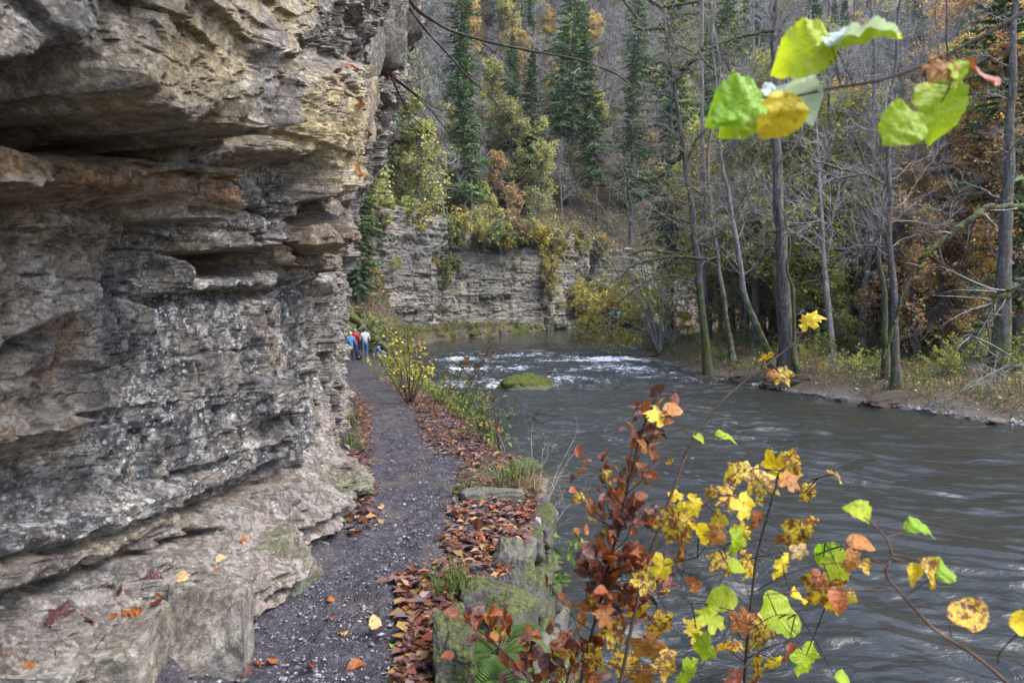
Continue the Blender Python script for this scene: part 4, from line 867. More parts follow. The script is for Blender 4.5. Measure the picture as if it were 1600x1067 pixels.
# mossy limbs
def limb(pts, Y, R0, R1, seed, label, n=14, name='mossy_limb', dY=0.0, moss=1.0, twig='bark', rtw=0.006, L=0.9, leaves=0, col=YG, cat='branch', trop=(0, 0, -0.02), k=7, lsize=.08):
    r = np.random.RandomState(seed); T = np.array([at(px, py, Y + dY * i / max(1, len(pts) - 1)) for i, (px, py) in enumerate(pts)]); t = np.linspace(0, len(T) - 1, 48); i = np.arange(len(T)); T = np.stack([np.interp(t, i, T[:, a]) for a in range(3)], 1)
    for _ in range(3): T[1:-1] = (T[:-2] + 2 * T[1:-1] + T[2:]) / 4
    T[1:] += (R0 * 0.8 + .01) * np.stack([fbm(np.arange(47) * .21, seed, q * 3.1, 3) for q in range(3)], 1) * (0.0 if name == 'bare_branch' else 1.0)
    b = T[0].copy(); T = T - b; e = empty(name, tuple(b), label=label, cat=cat); V, F = tubes(T, [R0], [R1], k)
    cc = np.repeat(T, k, 0); V = cc + (V - cc) * (1 + 0.55 * fbm(V[:, 0] * 5, V[:, 1] * 5, V[:, 2] * 5 + seed, 3))[:, None]
    obj('limb', mesh_np('limb', V, F, [M[twig]], {'moss': np.full(len(V), moss)}), e)
    if n:
        p, d, _, t = sample(r, T[None], n, 0.1, 1.0); P1 = grow(r, p, deviate(r, d, 0.4, 1.1), L * r.uniform(.3, 1.1, n) * (1.2 - t * .6), 5, 0.12, trop); mb = MB(); V, F = tubes(P1, np.full(n, max(rtw, R1 * .6)), np.full(n, rtw * .6), 3); mb.add(V, F)
        p, d, i, _ = sample(r, P1, 4, 0.2, 1); P2 = grow(r, p, deviate(r, d, 0.3, .9), L * 0.35 * r.uniform(.3, 1.1, len(p)), 3, 0.12, trop); V, F = tubes(P2, np.full(len(p), rtw * .6), np.full(len(p), rtw * .35), 3); mb.add(V, F)
        aV = np.concatenate(mb.V); obj('twigs', mb.mesh('twigs', [M[twig if twig != 'bark' else 'twig']], extra={'moss': np.full(len(aV), moss * .3)}), e)
        if leaves:
            p, d, _, _ = sample(r, P2, max(1, leaves // len(P2))); V, F, C = leaf_quads(r, p, lsize, col); obj('foliage', mesh_np('foliage', V, F, [M['foliage']], {'col': C}, False), e)
    return e
limb([(1640, 322), (1590, 324), (1545, 322), (1515, 345), (1480, 370), (1450, 395), (1435, 420)], 24, 0.14, 0.08, 820, 'mossy arching limb reaching in from the right edge', 12, L=1.4)
limb([(1600, 440), (1560, 470), (1530, 510), (1500, 545)], 23, 0.16, 0.08, 821, 'mossy leaning trunk with dead twigs at the right edge above the shore', 20, L=2.2, moss=0.9)
limb([(1068, 235), (1040, 270), (1010, 285), (985, 275)], 33.4, 0.15, 0.09, 822, 'stubby mossy bough pointing left from the leaning tree', 8)
limb([(1105, 405), (1060, 400), (1020, 405), (985, 415), (965, 440)], 33.4, 0.10, 0.05, 823, 'lower mossy bough stretching left over the water', 12, L=1.5)
limb([(1095, 400), (1045, 395), (1010, 390), (980, 400)], 33.6, 0.09, 0.045, 824, 'upper mossy bough stretching left over the water', 12, L=1.2)
limb([(1050, 130), (1075, 100), (1100, 80), (1108, 40), (1112, 0), (1110, -40)], 33.4, 0.13, 0.08, 825, 'mossy fork rising from the crown of the leaning tree', 10, L=1.3)
limb([(1005, -10), (1030, 12), (1060, 8), (1090, 2)], 33.4, 0.11, 0.07, 826, 'bright mossy bough along the top edge of the picture', 8)
limb([(1036, 42), (1010, 48), (1000, 45), (990, 20), (970, -5)], 33.5, 0.11, 0.07, 827, 'crooked mossy bough bending up to the top edge', 8)
limb([(1215, 46), (1170, 55), (1140, 62), (1100, 78)], 31, 0.09, 0.05, 828, 'mossy side branch leaving the big straight trunk', 8)
limb([(1380, 560), (1400, 500), (1412, 455), (1432, 420)], 25.8, 0.05, 0.03, 829, 'mossy forked sucker beside the white-flecked trunk', 6)
limb([(1330, 268), (1300, 260), (1270, 250), (1255, 262)], 25, 0.05, 0.02, 830, 'drooping bare bough left of the short mossy trunk', 12, L=1.3, moss=0.2)
for k, (pts, Y, R, lb) in enumerate([([(1092, 440), (1050, 430), (1010, 440), (970, 470), (950, 500)], 33.6, .07, 'drooping mossy bough hanging lowest over the water'), ([(1083, 350), (1040, 335), (1000, 345), (960, 330)], 33.5, .07, 'mossy bough halfway up the leaning tree'), ([(1118, 370), (1150, 340), (1175, 300), (1165, 260)], 35.4, .06, 'mossy bough curling up from the thin crooked tree'), ([(1072, 255), (1090, 215), (1120, 190), (1150, 150)], 33.4, .08, 'mossy fork leaning right from the leaning tree'), ([(1150, 380), (1115, 350), (1090, 300), (1060, 280)], 31.8, .06, 'mossy bough crossing in front of the leaning tree'), ([(1125, 120), (1095, 90), (1060, 70), (1020, 90)], 33, .06, 'high mossy bough crossing the bare twigs'), ([(1388, 290), (1350, 270), (1310, 280), (1270, 262), (1245, 275)], 26, .05, 'bare bough reaching left from the white-flecked trunk'), ([(1392, 350), (1430, 320), (1470, 330), (1500, 300)], 26, .05, 'bare bough reaching right from the white-flecked trunk')]):
    limb(pts, Y, R, R * .45, 870 + k, lb, 26, L=1.6, moss=1.0 if k < 6 else .4, rtw=.007)
# fallen mossy log behind the walkers
limb([(520, 462), (535, 478), (560, 505), (585, 530), (605, 549), (618, 556)], 40, 0.26, 0.20, 831, 'fallen mossy log leaning down behind the group of people', 3, 'fallen_log', moss=1.0, cat='log', L=0.8, k=10)
# bare dark branches hanging from the top of the near cliff
bb = [([(600, -70), (645, 12), (700, 48), (760, 65), (830, 80), (900, 92), (965, 115), (1010, 155)], 6.8, 0.022, 'longest bare dark branch sweeping from the cliff top over the river', 16),
      ([(640, 15), (665, 48), (700, 85), (730, 120), (770, 155), (800, 190), (850, 215)], 7.0, 0.012, 'thin bare branch drooping below the longest branch', 12),
      ([(612, 118), (640, 140), (680, 170), (730, 175), (780, 170), (830, 175)], 6.6, 0.010, 'bare twig curving outward level with the cliff overhang', 10),
      ([(615, 122), (650, 150), (680, 180), (705, 215), (735, 240)], 6.7, 0.010, 'bare twig drooping steeply from the cliff overhang', 10),
      ([(610, 118), (625, 150), (640, 180), (670, 205), (690, 225)], 6.5, 0.009, 'shortest bare twig drooping against the ochre cliff edge', 8)]
for k, (pts, Y, R, lb, n_) in enumerate(bb): limb(pts, Y, R, R * 0.3, 840 + k, lb, n_, 'bare_branch', dY=2.0, moss=0.0, twig='darktwig', rtw=0.0028, L=0.55, trop=(0.02, 0, -0.06))

# ------------------------------------------------------------------ shrubs and ground cover
def shrub_mesh(seed, h, leaves, col, lsize=0.06, stems=9, twig='twig'):
    r = np.random.RandomState(seed); D = np.stack([r.normal(0, .45, stems), r.normal(0, .45, stems), np.ones(stems)], -1)
    P1 = grow(r, r.normal(0, .05, (stems, 3)) * [1, 1, 0], D, h * r.uniform(.6, 1.15, stems), 6, 0.10); mb = MB(); V, F = tubes(P1, np.full(stems, .007 * h + .004), np.full(stems, .003), 4); mb.add(V, F)
    p, d, i, t = sample(r, P1, 9, 0.15, 1); P2 = grow(r, p, deviate(r, d, .4, 1.1), h * .35 * (1.2 - t) * r.uniform(.4, 1.2, len(p)) + .05, 4, .16); V, F = tubes(P2, np.full(len(p), .004), np.full(len(p), .0018), 3); mb.add(V, F)
    aV = np.concatenate(mb.V); st = mb.mesh('stems', [M[twig]], extra={'moss': np.zeros(len(aV))}); fm = None
    if leaves:
        p, d, _, _ = sample(r, P2, max(1, leaves // len(P2)), .1, 1); V, F, C = leaf_quads(r, p + r.normal(0, lsize * .3, p.shape), lsize, col, up=0.6); fm = mesh_np('foliage', V, F, [M['foliage']], {'col': C}, False)
    return st, fm
def plant_shrub(name, ms, loc, rz=0, sc=1, **kw):
    e = empty(name, tuple(loc), **kw); e.rotation_euler.z = rz; e.scale = (sc, sc, sc); st_ = obj('stems', ms[0], e)
    if ms[1]: obj('foliage', ms[1], st_)
    return e
SHC = [YG, YE, YG, GR + YG[:2], CO]
shr = [shrub_mesh(900 + i, 1.6, [1100, 600, 0, 1000, 500][i], SHC[i], .085) for i in range(5)]
mute = lambda C: [tuple(0.22 * 0.22 + 0.70 * v for v in c) for c in C]
shf = [shrub_mesh(920 + i, 1.6, [900, 600, 0, 900, 600][i], mute(SHC[i]), .15) for i in range(5)]
shn = ['yellow green shrub', 'golden thin shrub', 'bare twiggy shrub', 'green leafy shrub', 'copper leaved shrub']
rt = np.random.RandomState(31); cnt = 0
while cnt < 130:
    Y = rt.uniform(19, 56); X = rt.uniform(9, 46); px = CXP + FPX * X / Y; dr = float(dist_line(X, Y, WR))
    if px > 1700 or in_poly(X, Y, _RP) or dr < 1.8 or dr > 24: continue
    i = rt.choice(5, p=[.30, .12, .28, .18, .12]); plant_shrub('riverside_shrub', shr[i], (X, Y, float(ground_z(X, Y)) - .03), rt.uniform(0, 6.3), rt.uniform(.5, 1.15) * (0.8 if dr < 5 else 1.15), label=shn[i] + ' in the undergrowth of the right bank', cat='shrub', group='shrubs on the right bank: ' + shn[i]); cnt += 1
cnt = 0
while cnt < 190:
    f = rt.rand(); X = lerp(-17, 14, f) + rt.normal(0, 1); Y = np.interp(X, [-17, -7.2, 4.6, 11, 14], [59, 70, 87, 97, 100]) + rt.uniform(-0.4, 5.0); i = rt.choice(5, p=[.24, .12, .26, .22, .16])
    z = max(float(ground_z(X, Y)), 8.0 + 0.6 * math.sin(X))
    if Y < 58: continue
    plant_shrub('cliff_top_shrub', shf[i], (X, Y, z - .05), rt.uniform(0, 6.3), rt.uniform(.8, 2.6), label=shn[i] + ' along the edge above the far cliffs', cat='shrub', group='shrubs above the far cliffs: ' + shn[i]); cnt += 1
for k in range(26):
    X = rt.uniform(8.5, 22); Y = np.interp(X, [8.5, 12, 22], [92, 97, 103]) - rt.uniform(0, 2.5); i = [0, 3, 0, 1][k % 4]; plant_shrub('bend_shrub', shf[i], (X, Y, ZW + rt.uniform(.6, 4)), rt.uniform(0, 6), rt.uniform(1.6, 3.2), label=shn[i] + ' crowding the far bank at the bend', cat='shrub', group='shrubs at the bend: ' + shn[i])
cnt = 0
while cnt < 40:                                                # the green slope left of the cliffs, behind the walkers
    Y = rt.uniform(40, 58); X = rt.uniform(-0.30, -0.19) * Y
    if in_poly(X, Y, _RP): continue
    i = rt.choice(5, p=[.30, .08, .12, .38, .12]); plant_shrub('hillside_shrub', shf[i], (X, Y, float(ground_z(X, Y)) - .05), rt.uniform(0, 6.3), rt.uniform(.6, 1.6), label=shn[i] + ' on the slope behind the fallen log', cat='shrub', group='shrubs behind the log: ' + shn[i]); cnt += 1
for k in range(22):                                            # green curtains in the gullies between the cliffs
    X = [-6.9, 4.9][k % 2] + rt.normal(0, .5); z = rt.uniform(0, 9.5); plant_shrub('gully_shrub', shf[[3, 0, 3, 4][k % 4]], (X, [70.6, 86.6][k % 2] - rt.uniform(0, .8), z), rt.uniform(0, 6), rt.uniform(.7, 1.3), label=shn[[3, 0, 3, 4][k % 4]] + [' in the gully beside the pale layered cliff', ' in the gully beside the narrow pale cliff'][k % 2], cat='shrub', group='gully shrubs %s' % shn[[3, 0, 3, 4][k % 4]] + str(k % 2))
for k in range(34):                                            # tufts clinging to the far cliff and its ledge
    f = rt.rand(); X = lerp(-15, 9, f); Yc = np.interp(X, [-17, -7.2, 4.6, 11], [58.6, 68.8, 86, 96.4])
    z = rt.uniform(3, 9.5) if k < 14 else ZW + 0.7; i = [0, 3, 1, 4][k % 4]
    plant_shrub('ledge_shrub', shf[i], (X + (0.3 if k < 14 else 1.4), Yc - (0.5 if k < 14 else 1.6), z), rt.uniform(0, 6), rt.uniform(.4, .8) * (1 if k < 14 else .8), label=shn[i] + (' rooted in a crack of the far cliffs' if k < 14 else ' on the mossy ledge under the far cliffs'), cat='shrub', group=('shrubs in far cliff cracks: ' if k < 14 else 'shrubs on the far ledge: ') + shn[i])

def blades(r, P, h, w, col, lean=0.5, seg=3):
    N = len(P); az = r.uniform(0, 6.283, N); d = np.stack([np.cos(az), np.sin(az), np.zeros(N)], -1); s = np.stack([-np.sin(az), np.cos(az), np.zeros(N)], -1); ln = r.uniform(.1, 1, N) * lean; hh = h * r.uniform(.5, 1.2, N); rows = []
    for q in range(seg + 1):
        t = q / seg; c = P + d * (ln * hh * t * t)[:, None] + np.array([0, 0, 1]) * (hh * t * (1 - 0.35 * ln * t))[:, None]; ww = (w * (1 - t * 0.92))
        rows += [c - s * ww, c + s * ww]
    V = np.stack(rows, 1).reshape(-1, 3); b = np.arange(N)[:, None, None] * (2 * seg + 2) + 2 * np.arange(seg)[None, :, None]; F = (b + np.array([0, 1, 3, 2])[None, None]).reshape(-1, 4)
    C = np.asarray(col)[r.randint(0, len(col), N)] * r.uniform(.6, 1.3, (N, 1)); return V, F, np.repeat(C, 2 * seg + 2, 0)
DRY = [(0.24, 0.18, 0.10), (0.17, 0.11, 0.07), (0.30, 0.24, 0.14), (0.12, 0.08, 0.06)]
HERB = [(0.06, 0.11, 0.025), (0.10, 0.15, 0.03), (0.14, 0.18, 0.06), (0.05, 0.085, 0.025)]
r = np.random.RandomState(55); n = 70000
Y = r.uniform(18, 58, n); X = r.uniform(8, 46, n); dr = dist_line(X, Y, WR); ok = (~in_poly(X, Y, _RP)) & (dr > 0.5 + 0.9 * r.rand(n)) & (dr < 26) & (dist_line(X, Y, WL) > 6); X, Y = X[ok], Y[ok]; P = np.stack([X, Y, ground_z(X, Y)], -1)
pat = fbm(X * .3, Y * .3, 9, 3); g = pat > -0.12; mb = MB()
V, F, C = blades(r, P[~g], 0.5, 0.012, DRY, .7); mb.add(V, F, C); V, F, C = blades(r, P[g], 0.30, 0.014, HERB, .9); mb.add(V, F, C)
k = r.rand(len(P)) < .55; V, F, C = leaf_quads(r, P[k] + [0, 0, 1] * r.uniform(0, .4, (k.sum(), 1)), .11, HERB + YG[:2] + DRY[:1], up=1.0); mb.add(V, F, C)
k = r.rand(len(P)) < .6; V, F, C = leaf_quads(r, P[k] + r.normal(0, .3, (k.sum(), 3)) * [1, 1, 0.03] + [0, 0, .03], .11, CO + DRY, up=1.5); mb.add(V, F, C)
obj('undergrowth', mb.mesh('undergrowth', [M['foliage']], False), label='dry grass, herbs and fallen leaves covering the right bank', cat='undergrowth', kind='stuff')
n = 150000; Y = np.exp(r.uniform(math.log(58), math.log(190), n)); X = Y * r.uniform(-.32, .86, n); dl = dist_line(X, Y, WL); ok = (dl > 4) & (~in_poly(X, Y, _RP)) & (Y + .25 * X > 57) & (dl < dist_line(X, Y, WR)) ; X, Y = X[ok], Y[ok]; P = np.stack([X, Y, ground_z(X, Y)], -1)
V, F, C = leaf_quads(r, P + [0, 0, 1] * r.gamma(1.2, .5, (len(P), 1)), .36, YG + DRY + DRY + CO[:3] + GR[:2], up=.6); mb = MB(); mb.add(V, F, C)
obj('slope_undergrowth', mb.mesh('slope_undergrowth', [M['foliage']], False), label='low leafy undergrowth covering the slope above the far cliffs', cat='undergrowth', kind='stuff')

# the right shore: undercut roots, mossy stones and pebbles at the waterline
rq = np.random.RandomState(91); sm = [rock_mesh('shore_stone', 1200 + i, (0.7, 0.55, 0.42), M['stone' if i % 2 else 'drystone'], sub=3, cuts=9) for i in range(5)]
tl = np.concatenate([[0], np.cumsum(np.hypot(*np.diff(WR, axis=0).T))])
def shore(t, off): x, y = np.interp(t, tl, WR[:, 0]), np.interp(t, tl, WR[:, 1]); return x + off, y + 0.3 * off
t20, t52 = np.interp([18, 54], WR[:, 1], tl)
for k in range(16):
    t = rq.uniform(t20, t52); X, Y = shore(t, rq.uniform(-.25, .5)); near = 'near the white-flecked trunk' if Y < 27 else 'below the mossy leaning trees' if Y < 38 else 'towards the bend'
    o = obj('shore_stone', sm[k % 5], None, (X, Y, ZW + rq.uniform(-.05, .12)), label='%s stone at the water edge of the right bank %s' % (['bare grey', 'mossy'][k % 2], near), cat='stone', group='stones on the right shore, %s, %s' % (['bare', 'mossy'][k % 2], near)); s_ = rq.uniform(.25, .7); o.scale = (s_, s_ * rq.uniform(.7, 1.3), s_ * rq.uniform(.6, 1.1)); o.rotation_euler.z = rq.uniform(0, 6.3)
M['earth'] = mat_plain('bank_earth', (0.045, 0.033, 0.024), 0.9, 0.6, 9)
for k, (px, Y) in enumerate([(1105, 33.4), (1180, 31.2), (1245, 29.6), (1400, 25.0), (1010, 45)]):
    X = (px - CXP) / FPX * Y; o = obj('root_mound', rock_mesh('root_mound', 1300 + k, (2.4, 1.2, 0.7), M['earth'], sub=5, cuts=5, rough=.22), None, (X, Y, float(ground_z(X, Y)) - .12),
        label=['earthy root mound under the leaning moss-grown tree', 'dark undercut mound below the bent mossy trunk', 'dark mound at the foot of the big straight trunk', 'root mound under the white-flecked trunk', 'dark clod of bank at the bend'][k], cat='mound'); o.rotation_euler.z = -.5 + .3 * k
n = 2600; t = rq.uniform(t20 - 6, t52, n); X, Y = shore(t, np.abs(rq.normal(0, .5, n)) - .1); sz = rq.gamma(2, .014, n) + .012
rs = rq; obj('shore_pebbles', scatter_stones(n, 'shore_pebbles', M['pebble'], X, Y, ground_z(X, Y) + .01, sz), label='grey pebbles along the water edge of the right bank', cat='pebbles', kind='stuff')
for k in range(12):
    px = [1480, 1520, 1560, 1440, 1130, 1180, 1330, 1500, 1545, 1590, 1290, 1060][k]; Y = rq.uniform(22, 30) if px > 1300 else rq.uniform(31, 36); X = (px - CXP) / FPX * Y; z = float(ground_z(X, Y)); L = rq.uniform(1.2, 2.6); a = rq.uniform(0, 6.28); b = np.array([X, Y, z + .05]); d = np.array([math.cos(a), math.sin(a), rq.uniform(.05, .5)])
    sprays('dead_branch', b, [b + d * L, b + d * L * .7 + [0, 0, .3]], .022, 1400 + k, 0, YG, ['dead pale branch lying on the bank below the edge trunk', 'forked dead branch on the bank under the leaning limb', 'dead grey branch near the right edge of the bank', 'dead branch just right of the white-flecked trunk', 'dead twig pile at the leaning tree foot', 'bleached branch by the bent mossy trunk', 'dead branch left of the white-flecked trunk', 'low dead branch in front of the copper beech', 'dead branch sloping to the shore near the edge trunk', 'dead branch cut by the right picture edge', 'dead branch right of the big straight trunk', 'dead branch dipping to the water near the bend'][k], 'branch', .06, 'paletwig', 0, n3=7, rtw=.006)

# moss, grass and leaves on the shore under the far cliffs and on the slope behind the log
r = np.random.RandomState(58); n = 26000; Y = r.uniform(44, 98, n); X = np.interp(Y, WL[:, 1], WL[:, 0]) - r.uniform(.1, 11, n); ok = (~in_poly(X, Y, _RP)) & (dist_line(X, Y, WL) > .15); X, Y = X[ok], Y[ok]; P = np.stack([X, Y, ground_z(X, Y)], -1); dl = dist_line(X, Y, WL)
mb = MB(); k = r.rand(len(P)) < .45; V, F, C = blades(r, P[k], .45, .03, GR + GR + DRY[:2], .9); mb.add(V, F, C); V, F, C = leaf_quads(r, P[~k] + [0, 0, .1], .2, GR + GR + CO + YG[:2] + DRY[:1], up=1.2); mb.add(V, F, C)
obj('shore_undergrowth', mb.mesh('shore_undergrowth', [M['foliage']], False), label='moss, grass and leaves on the shore below the far cliffs', cat='undergrowth', kind='stuff')

# thin valley air
hz = NT('valley_air'); pv = hz.n('ShaderNodeVolumePrincipled'); pv.inputs['Color'].default_value = (0.82, 0.87, 0.95, 1); pv.inputs['Density'].default_value = 0.00012; pv.inputs['Anisotropy'].default_value = 0.2
hz.link(pv.outputs[0], hz.out.inputs['Volume'])
hv = np.array([[x, y, z] for x in (-100, 215) for y in (-20, 255) for z in (-6, float(GZ.max()) + 40)], float); hf = np.array([[0, 1, 3, 2], [4, 6, 7, 5], [0, 4, 5, 1], [2, 3, 7, 6], [0, 2, 6, 4], [1, 5, 7, 3]])
obj('haze', mesh_np('haze', hv, hf, [hz.m], smooth_shade=False), label='thin pale haze filling the valley air', cat='haze', kind='stuff')

# ------------------------------------------------------------------ hero leaves
def outline_leaf(kind):
    """a leaf of length 1 along X, folded along the midrib and curled; returns V, F"""
    if kind == 'beech':
        xs = np.array([0, .08, .2, .35, .52, .68, .82, .93, 1.0]); hw = np.array([0.005, .15, .27, .335, .33, .275, .18, .08, .004])
    elif kind == 'oval':
        xs = np.array([0, .05, .15, .3, .5, .68, .83, .94, 1.0]); hw = np.array([0.02, .18, .30, .38, .39, .34, .24, .12, .01])
    elif kind == 'hazel':
        x0 = np.array([-.06, .02, .14, .3, .48, .64, .78, .88, 1.0]); h0 = np.array([.16, .34, .46, .515, .52, .48, .38, .22, .005]); xs = np.linspace(-.06, 1, 25); hw = np.interp(xs, x0, h0)
        V = [(x, s * w_ * (1 + (.05 if i % 2 else -.04) * (abs(s) == 1)), .13 * abs(s) * w_ * 2 + .035 * math.sin(i * .95 + s * 2) * abs(s) - .25 * (x - .4) ** 2) for i, (x, w_) in enumerate(zip(xs, hw)) for s in (-1, -.66, -.33, 0, .33, .66, 1)]
        return np.array(V), grid_faces(25, 7)
    if kind != 'maple':
        n = len(xs); V = []
        for i in range(n):
            w_ = hw[i] * (1 + (0.05 if i % 2 else -0.03))
            for s in (-1, -.5, 0, .5, 1): V.append((xs[i], s * w_, 0.16 * abs(s) * w_ * 2 + 0.04 * math.sin(i * 1.9 + s * 3) - 0.22 * (xs[i] - .4) ** 2))
        return np.array(V), grid_faces(n, 5)
    tips = [(-170, .22), (-148, .46), (-126, .52), (-107, .74), (-92, .66), (-77, .56), (-64, .78), (-50, .98), (-40, .82), (-29, .60), (-20, .82), (-12, .80), (0, 1.05)]
    a = [t[0] for t in tips] + [-t[0] for t in tips[:-1]][::-1] ; rr = [t[1] for t in tips] + [t[1] for t in tips[:-1]][::-1]
    V = [(0, 0, 0)]; n = len(a); base = np.array([0.0, 0.0])
    for f in (0.5, 1.0):
        for i, (q, R) in enumerate(zip(a, rr)):
            q = math.radians(q); rad = R * f if f == 1 else 0.5 * (0.45 + 0.35 * R)
            x, y = rad * math.cos(q), rad * math.sin(q); V.append((x * .62 + .0, y * .62, (0.10 if i % 2 else -0.02) * f - 0.12 * (x * x + y * y) * f))
    F3 = [(0, 1 + i, 2 + i) for i in range(n - 1)]; F4 = [(1 + i, 1 + n + i, 2 + n + i, 2 + i) for i in range(n - 1)]
    return np.array(V), [np.array(F3), np.array(F4)]
LM = {}
for k in ('beech', 'oval', 'hazel', 'maple'):
    V, F = outline_leaf(k); LM[k] = []
    for v in range(3):
        r = np.random.RandomState(v + 5); W = V.copy(); W[:, 2] += (0.75 * (v - 1.2)) * (W[:, 0] - .25) ** 2 + 0.4 * (v - .8) * W[:, 1] * W[:, 0] - 0.5 * (v == 2) * W[:, 1] ** 2 + 0.09 * fbm(W[:, 0] * 3 + v * 5, W[:, 1] * 3, 1, 2)
        LM[k].append((W, F))
MATL = dict(copper=mat_leaf('copper_leaf', (0.15, 0.034, 0.014), (0.40, 0.115, 0.032), (0.08, 0.025, 0.012), 0.45, 0.28, 0.28),
    purple=mat_leaf('purple_brown_leaf', (0.10, 0.04, 0.034), (0.19, 0.088, 0.07), (0.05, 0.025, 0.018), 0.5, 0.2, 0.26),
    orange=mat_leaf('orange_leaf', (0.34, 0.11, 0.022), (0.48, 0.20, 0.035), (0.20, 0.06, 0.02), 0.5, 0.35),
    yellow=mat_leaf('yellow_leaf', (0.72, 0.50, 0.02), (0.80, 0.60, 0.04), (0.22, 0.09, 0.02), 0.3, 0.4),
    mottled=mat_leaf('mottled_leaf', (0.68, 0.44, 0.03), (0.66, 0.50, 0.05), (0.20, 0.065, 0.022), 0.8, 0.35),
    lime=mat_leaf('lime_leaf', (0.36, 0.48, 0.02), (0.50, 0.56, 0.03), (0.14, 0.10, 0.02), 0.15, 0.5),
    green=mat_leaf('green_leaf', (0.28, 0.46, 0.03), (0.38, 0.54, 0.04), (0.10, 0.10, 0.02), 0.12, 0.5),
    pale=mat_leaf('pale_leaf', (0.55, 0.36, 0.14), (0.60, 0.42, 0.20), (0.25, 0.12, 0.04), 0.5, 0.3),
    silver=mat_leaf('silver_leaf', (0.42, 0.50, 0.44), (0.50, 0.58, 0.52), (0.3, 0.35, 0.3), 0.1, 0.3))
LME = {}
def leaf_me(kind, var, mat):
    if (kind, var, mat) not in LME: V, F = LM[kind][var]; LME[(kind, var, mat)] = mesh_np('leaf', V, F, [MATL[mat]])
    return LME[(kind, var, mat)]
def frame(d, n):
    d = Vector(d).normalized(); n = Vector(n); s = n.cross(d)
    if s.length < 1e-5: s = Vector((1, 0, 0)).cross(d)
    s.normalize(); n = d.cross(s); return Matrix((d, s, n)).transposed().to_4x4()
def put_leaf(parent, pos, d, n, size, kind, mat, var=0, name='leaf', **kw):
    o = obj(name, leaf_me(kind, var, mat), parent, **kw); base = Vector(parent.location) if parent else Vector((0, 0, 0))
    o.matrix_local = Matrix.Translation(Vector(pos) - base) @ frame(d, n) @ Matrix.Diagonal((size, size, size, 1)); return o
RL = np.random.RandomState(3)
def image_leaf(parent, stems, px, py, Y, size_px, ang, kind, mat, mb, face=None, jit=0.35):
    """a leaf centred on a photo point; ang = direction base to tip in the picture, degrees anticlockwise from right"""
    a = math.radians(ang); d = np.array([math.cos(a), RL.normal(0, jit), math.sin(a)]); d /= np.linalg.norm(d); size = size_px / FPX * Y
    n = np.array(face if face is not None else (RL.normal(0, .8), -0.8, RL.normal(0.45, .65)), float); c = at(px, py, Y); b = c - d * size * (0.12 if kind == 'maple' else 0.45)
    if mat == 'yellow' and kind == 'maple': mat = ['yellow', 'yellow', 'yellow', 'mottled', 'mottled', 'orange'][RL.randint(6)]
    if kind == 'hazel': size *= .9
    put_leaf(parent, b, d, n, size, kind, mat, RL.randint(2 if kind == 'hazel' else 3))
    if stems is not None and mb is not None:
        A = np.concatenate(stems); q = A[np.argmin(np.linalg.norm(A - b, axis=1))]; m = (q + b) / 2 + [0, 0, 0.02 * np.linalg.norm(q - b)]
        V, F = tubes(np.stack([q, m, b]), [0.0012 * Y], [0.0008 * Y], 4); mb.add(V - np.array(parent.location), F)
def px_line(pts, Y, dY=0.0, n=30):
    T = np.array([at(px, py, Y + dY * i / max(1, len(pts) - 1)) for i, (px, py) in enumerate(pts)]); t = np.linspace(0, len(T) - 1, n); i = np.arange(len(T)); T = np.stack([np.interp(t, i, T[:, a]) for a in range(3)], 1); T[1:-1] = (T[:-2] + 2 * T[1:-1] + T[2:]) / 4
    return T
def stem_add(mb, T, base, r0, r1, k=6): V, F = tubes(T - base, [r0], [r1], k); mb.add(V, F)
def finish_stem(e, mb, mat): aV = np.concatenate(mb.V); obj('stem', mb.mesh('stem', [M[mat]], extra={'moss': np.zeros(len(aV))}), e)

# hazel twig at the top right, close to the lens
Yh = 1.05; e = empty('hazel_branch', tuple(at(1700, -20, Yh)), label='leafy hazel branch hanging in close at the top right corner', cat='branch'); mb = MB(); b = np.array(e.location)
T1 = px_line([(1700, -20), (1600, 18), (1540, 55), (1490, 80), (1430, 108), (1370, 128), (1300, 138), (1225, 155), (1190, 152)], Yh); T2 = px_line([(1490, 80), (1500, 95), (1478, 150), (1470, 160)], Yh, 0.03, 10)
stem_add(mb, T1, b, .0042, .0014); stem_add(mb, T2, b, .0014, .001)
for px, py, s, a, k, m, fc in [(1258, 78, 95, 195, 'hazel', 'lime', (-.2, -1, .2)), (1350, 62, 120, 20, 'hazel', 'lime', (.1, -.35, 1)), (1350, 52, 118, 12, 'hazel', 'silver', (.25, -.25, 1)), (1152, 158, 92, 190, 'hazel', 'green', (0, -1, .5)), (1243, 140, 98, 2, 'hazel', 'silver', (0, -.22, 1)),
        (1160, 185, 66, 215, 'hazel', 'lime', (.1, -1, .1)), (1218, 188, 84, 258, 'hazel', 'yellow', (.1, -1, -.1)), (1470, 172, 100, 285, 'hazel', 'lime', (0, -1, .15)), (1407, 198, 78, 225, 'hazel', 'lime', (0, -1, .1)), (1472, 105, 58, 230, 'maple', 'orange', (-.2, -1, .2)), (1500, 122, 56, 300, 'hazel', 'lime', (.5, -1, 0)), (1526, 115, 62, 300, 'oval', 'copper', (.9, -.5, .2)), (1130, 180, 46, 200, 'hazel', 'green', (0, -.8, .6))]:
    image_leaf(e, [T1, T2], px, py, Yh + RL.normal(0, .02), s, a, k, m, mb, fc, 0.2)
finish_stem(e, mb, 'darktwig')
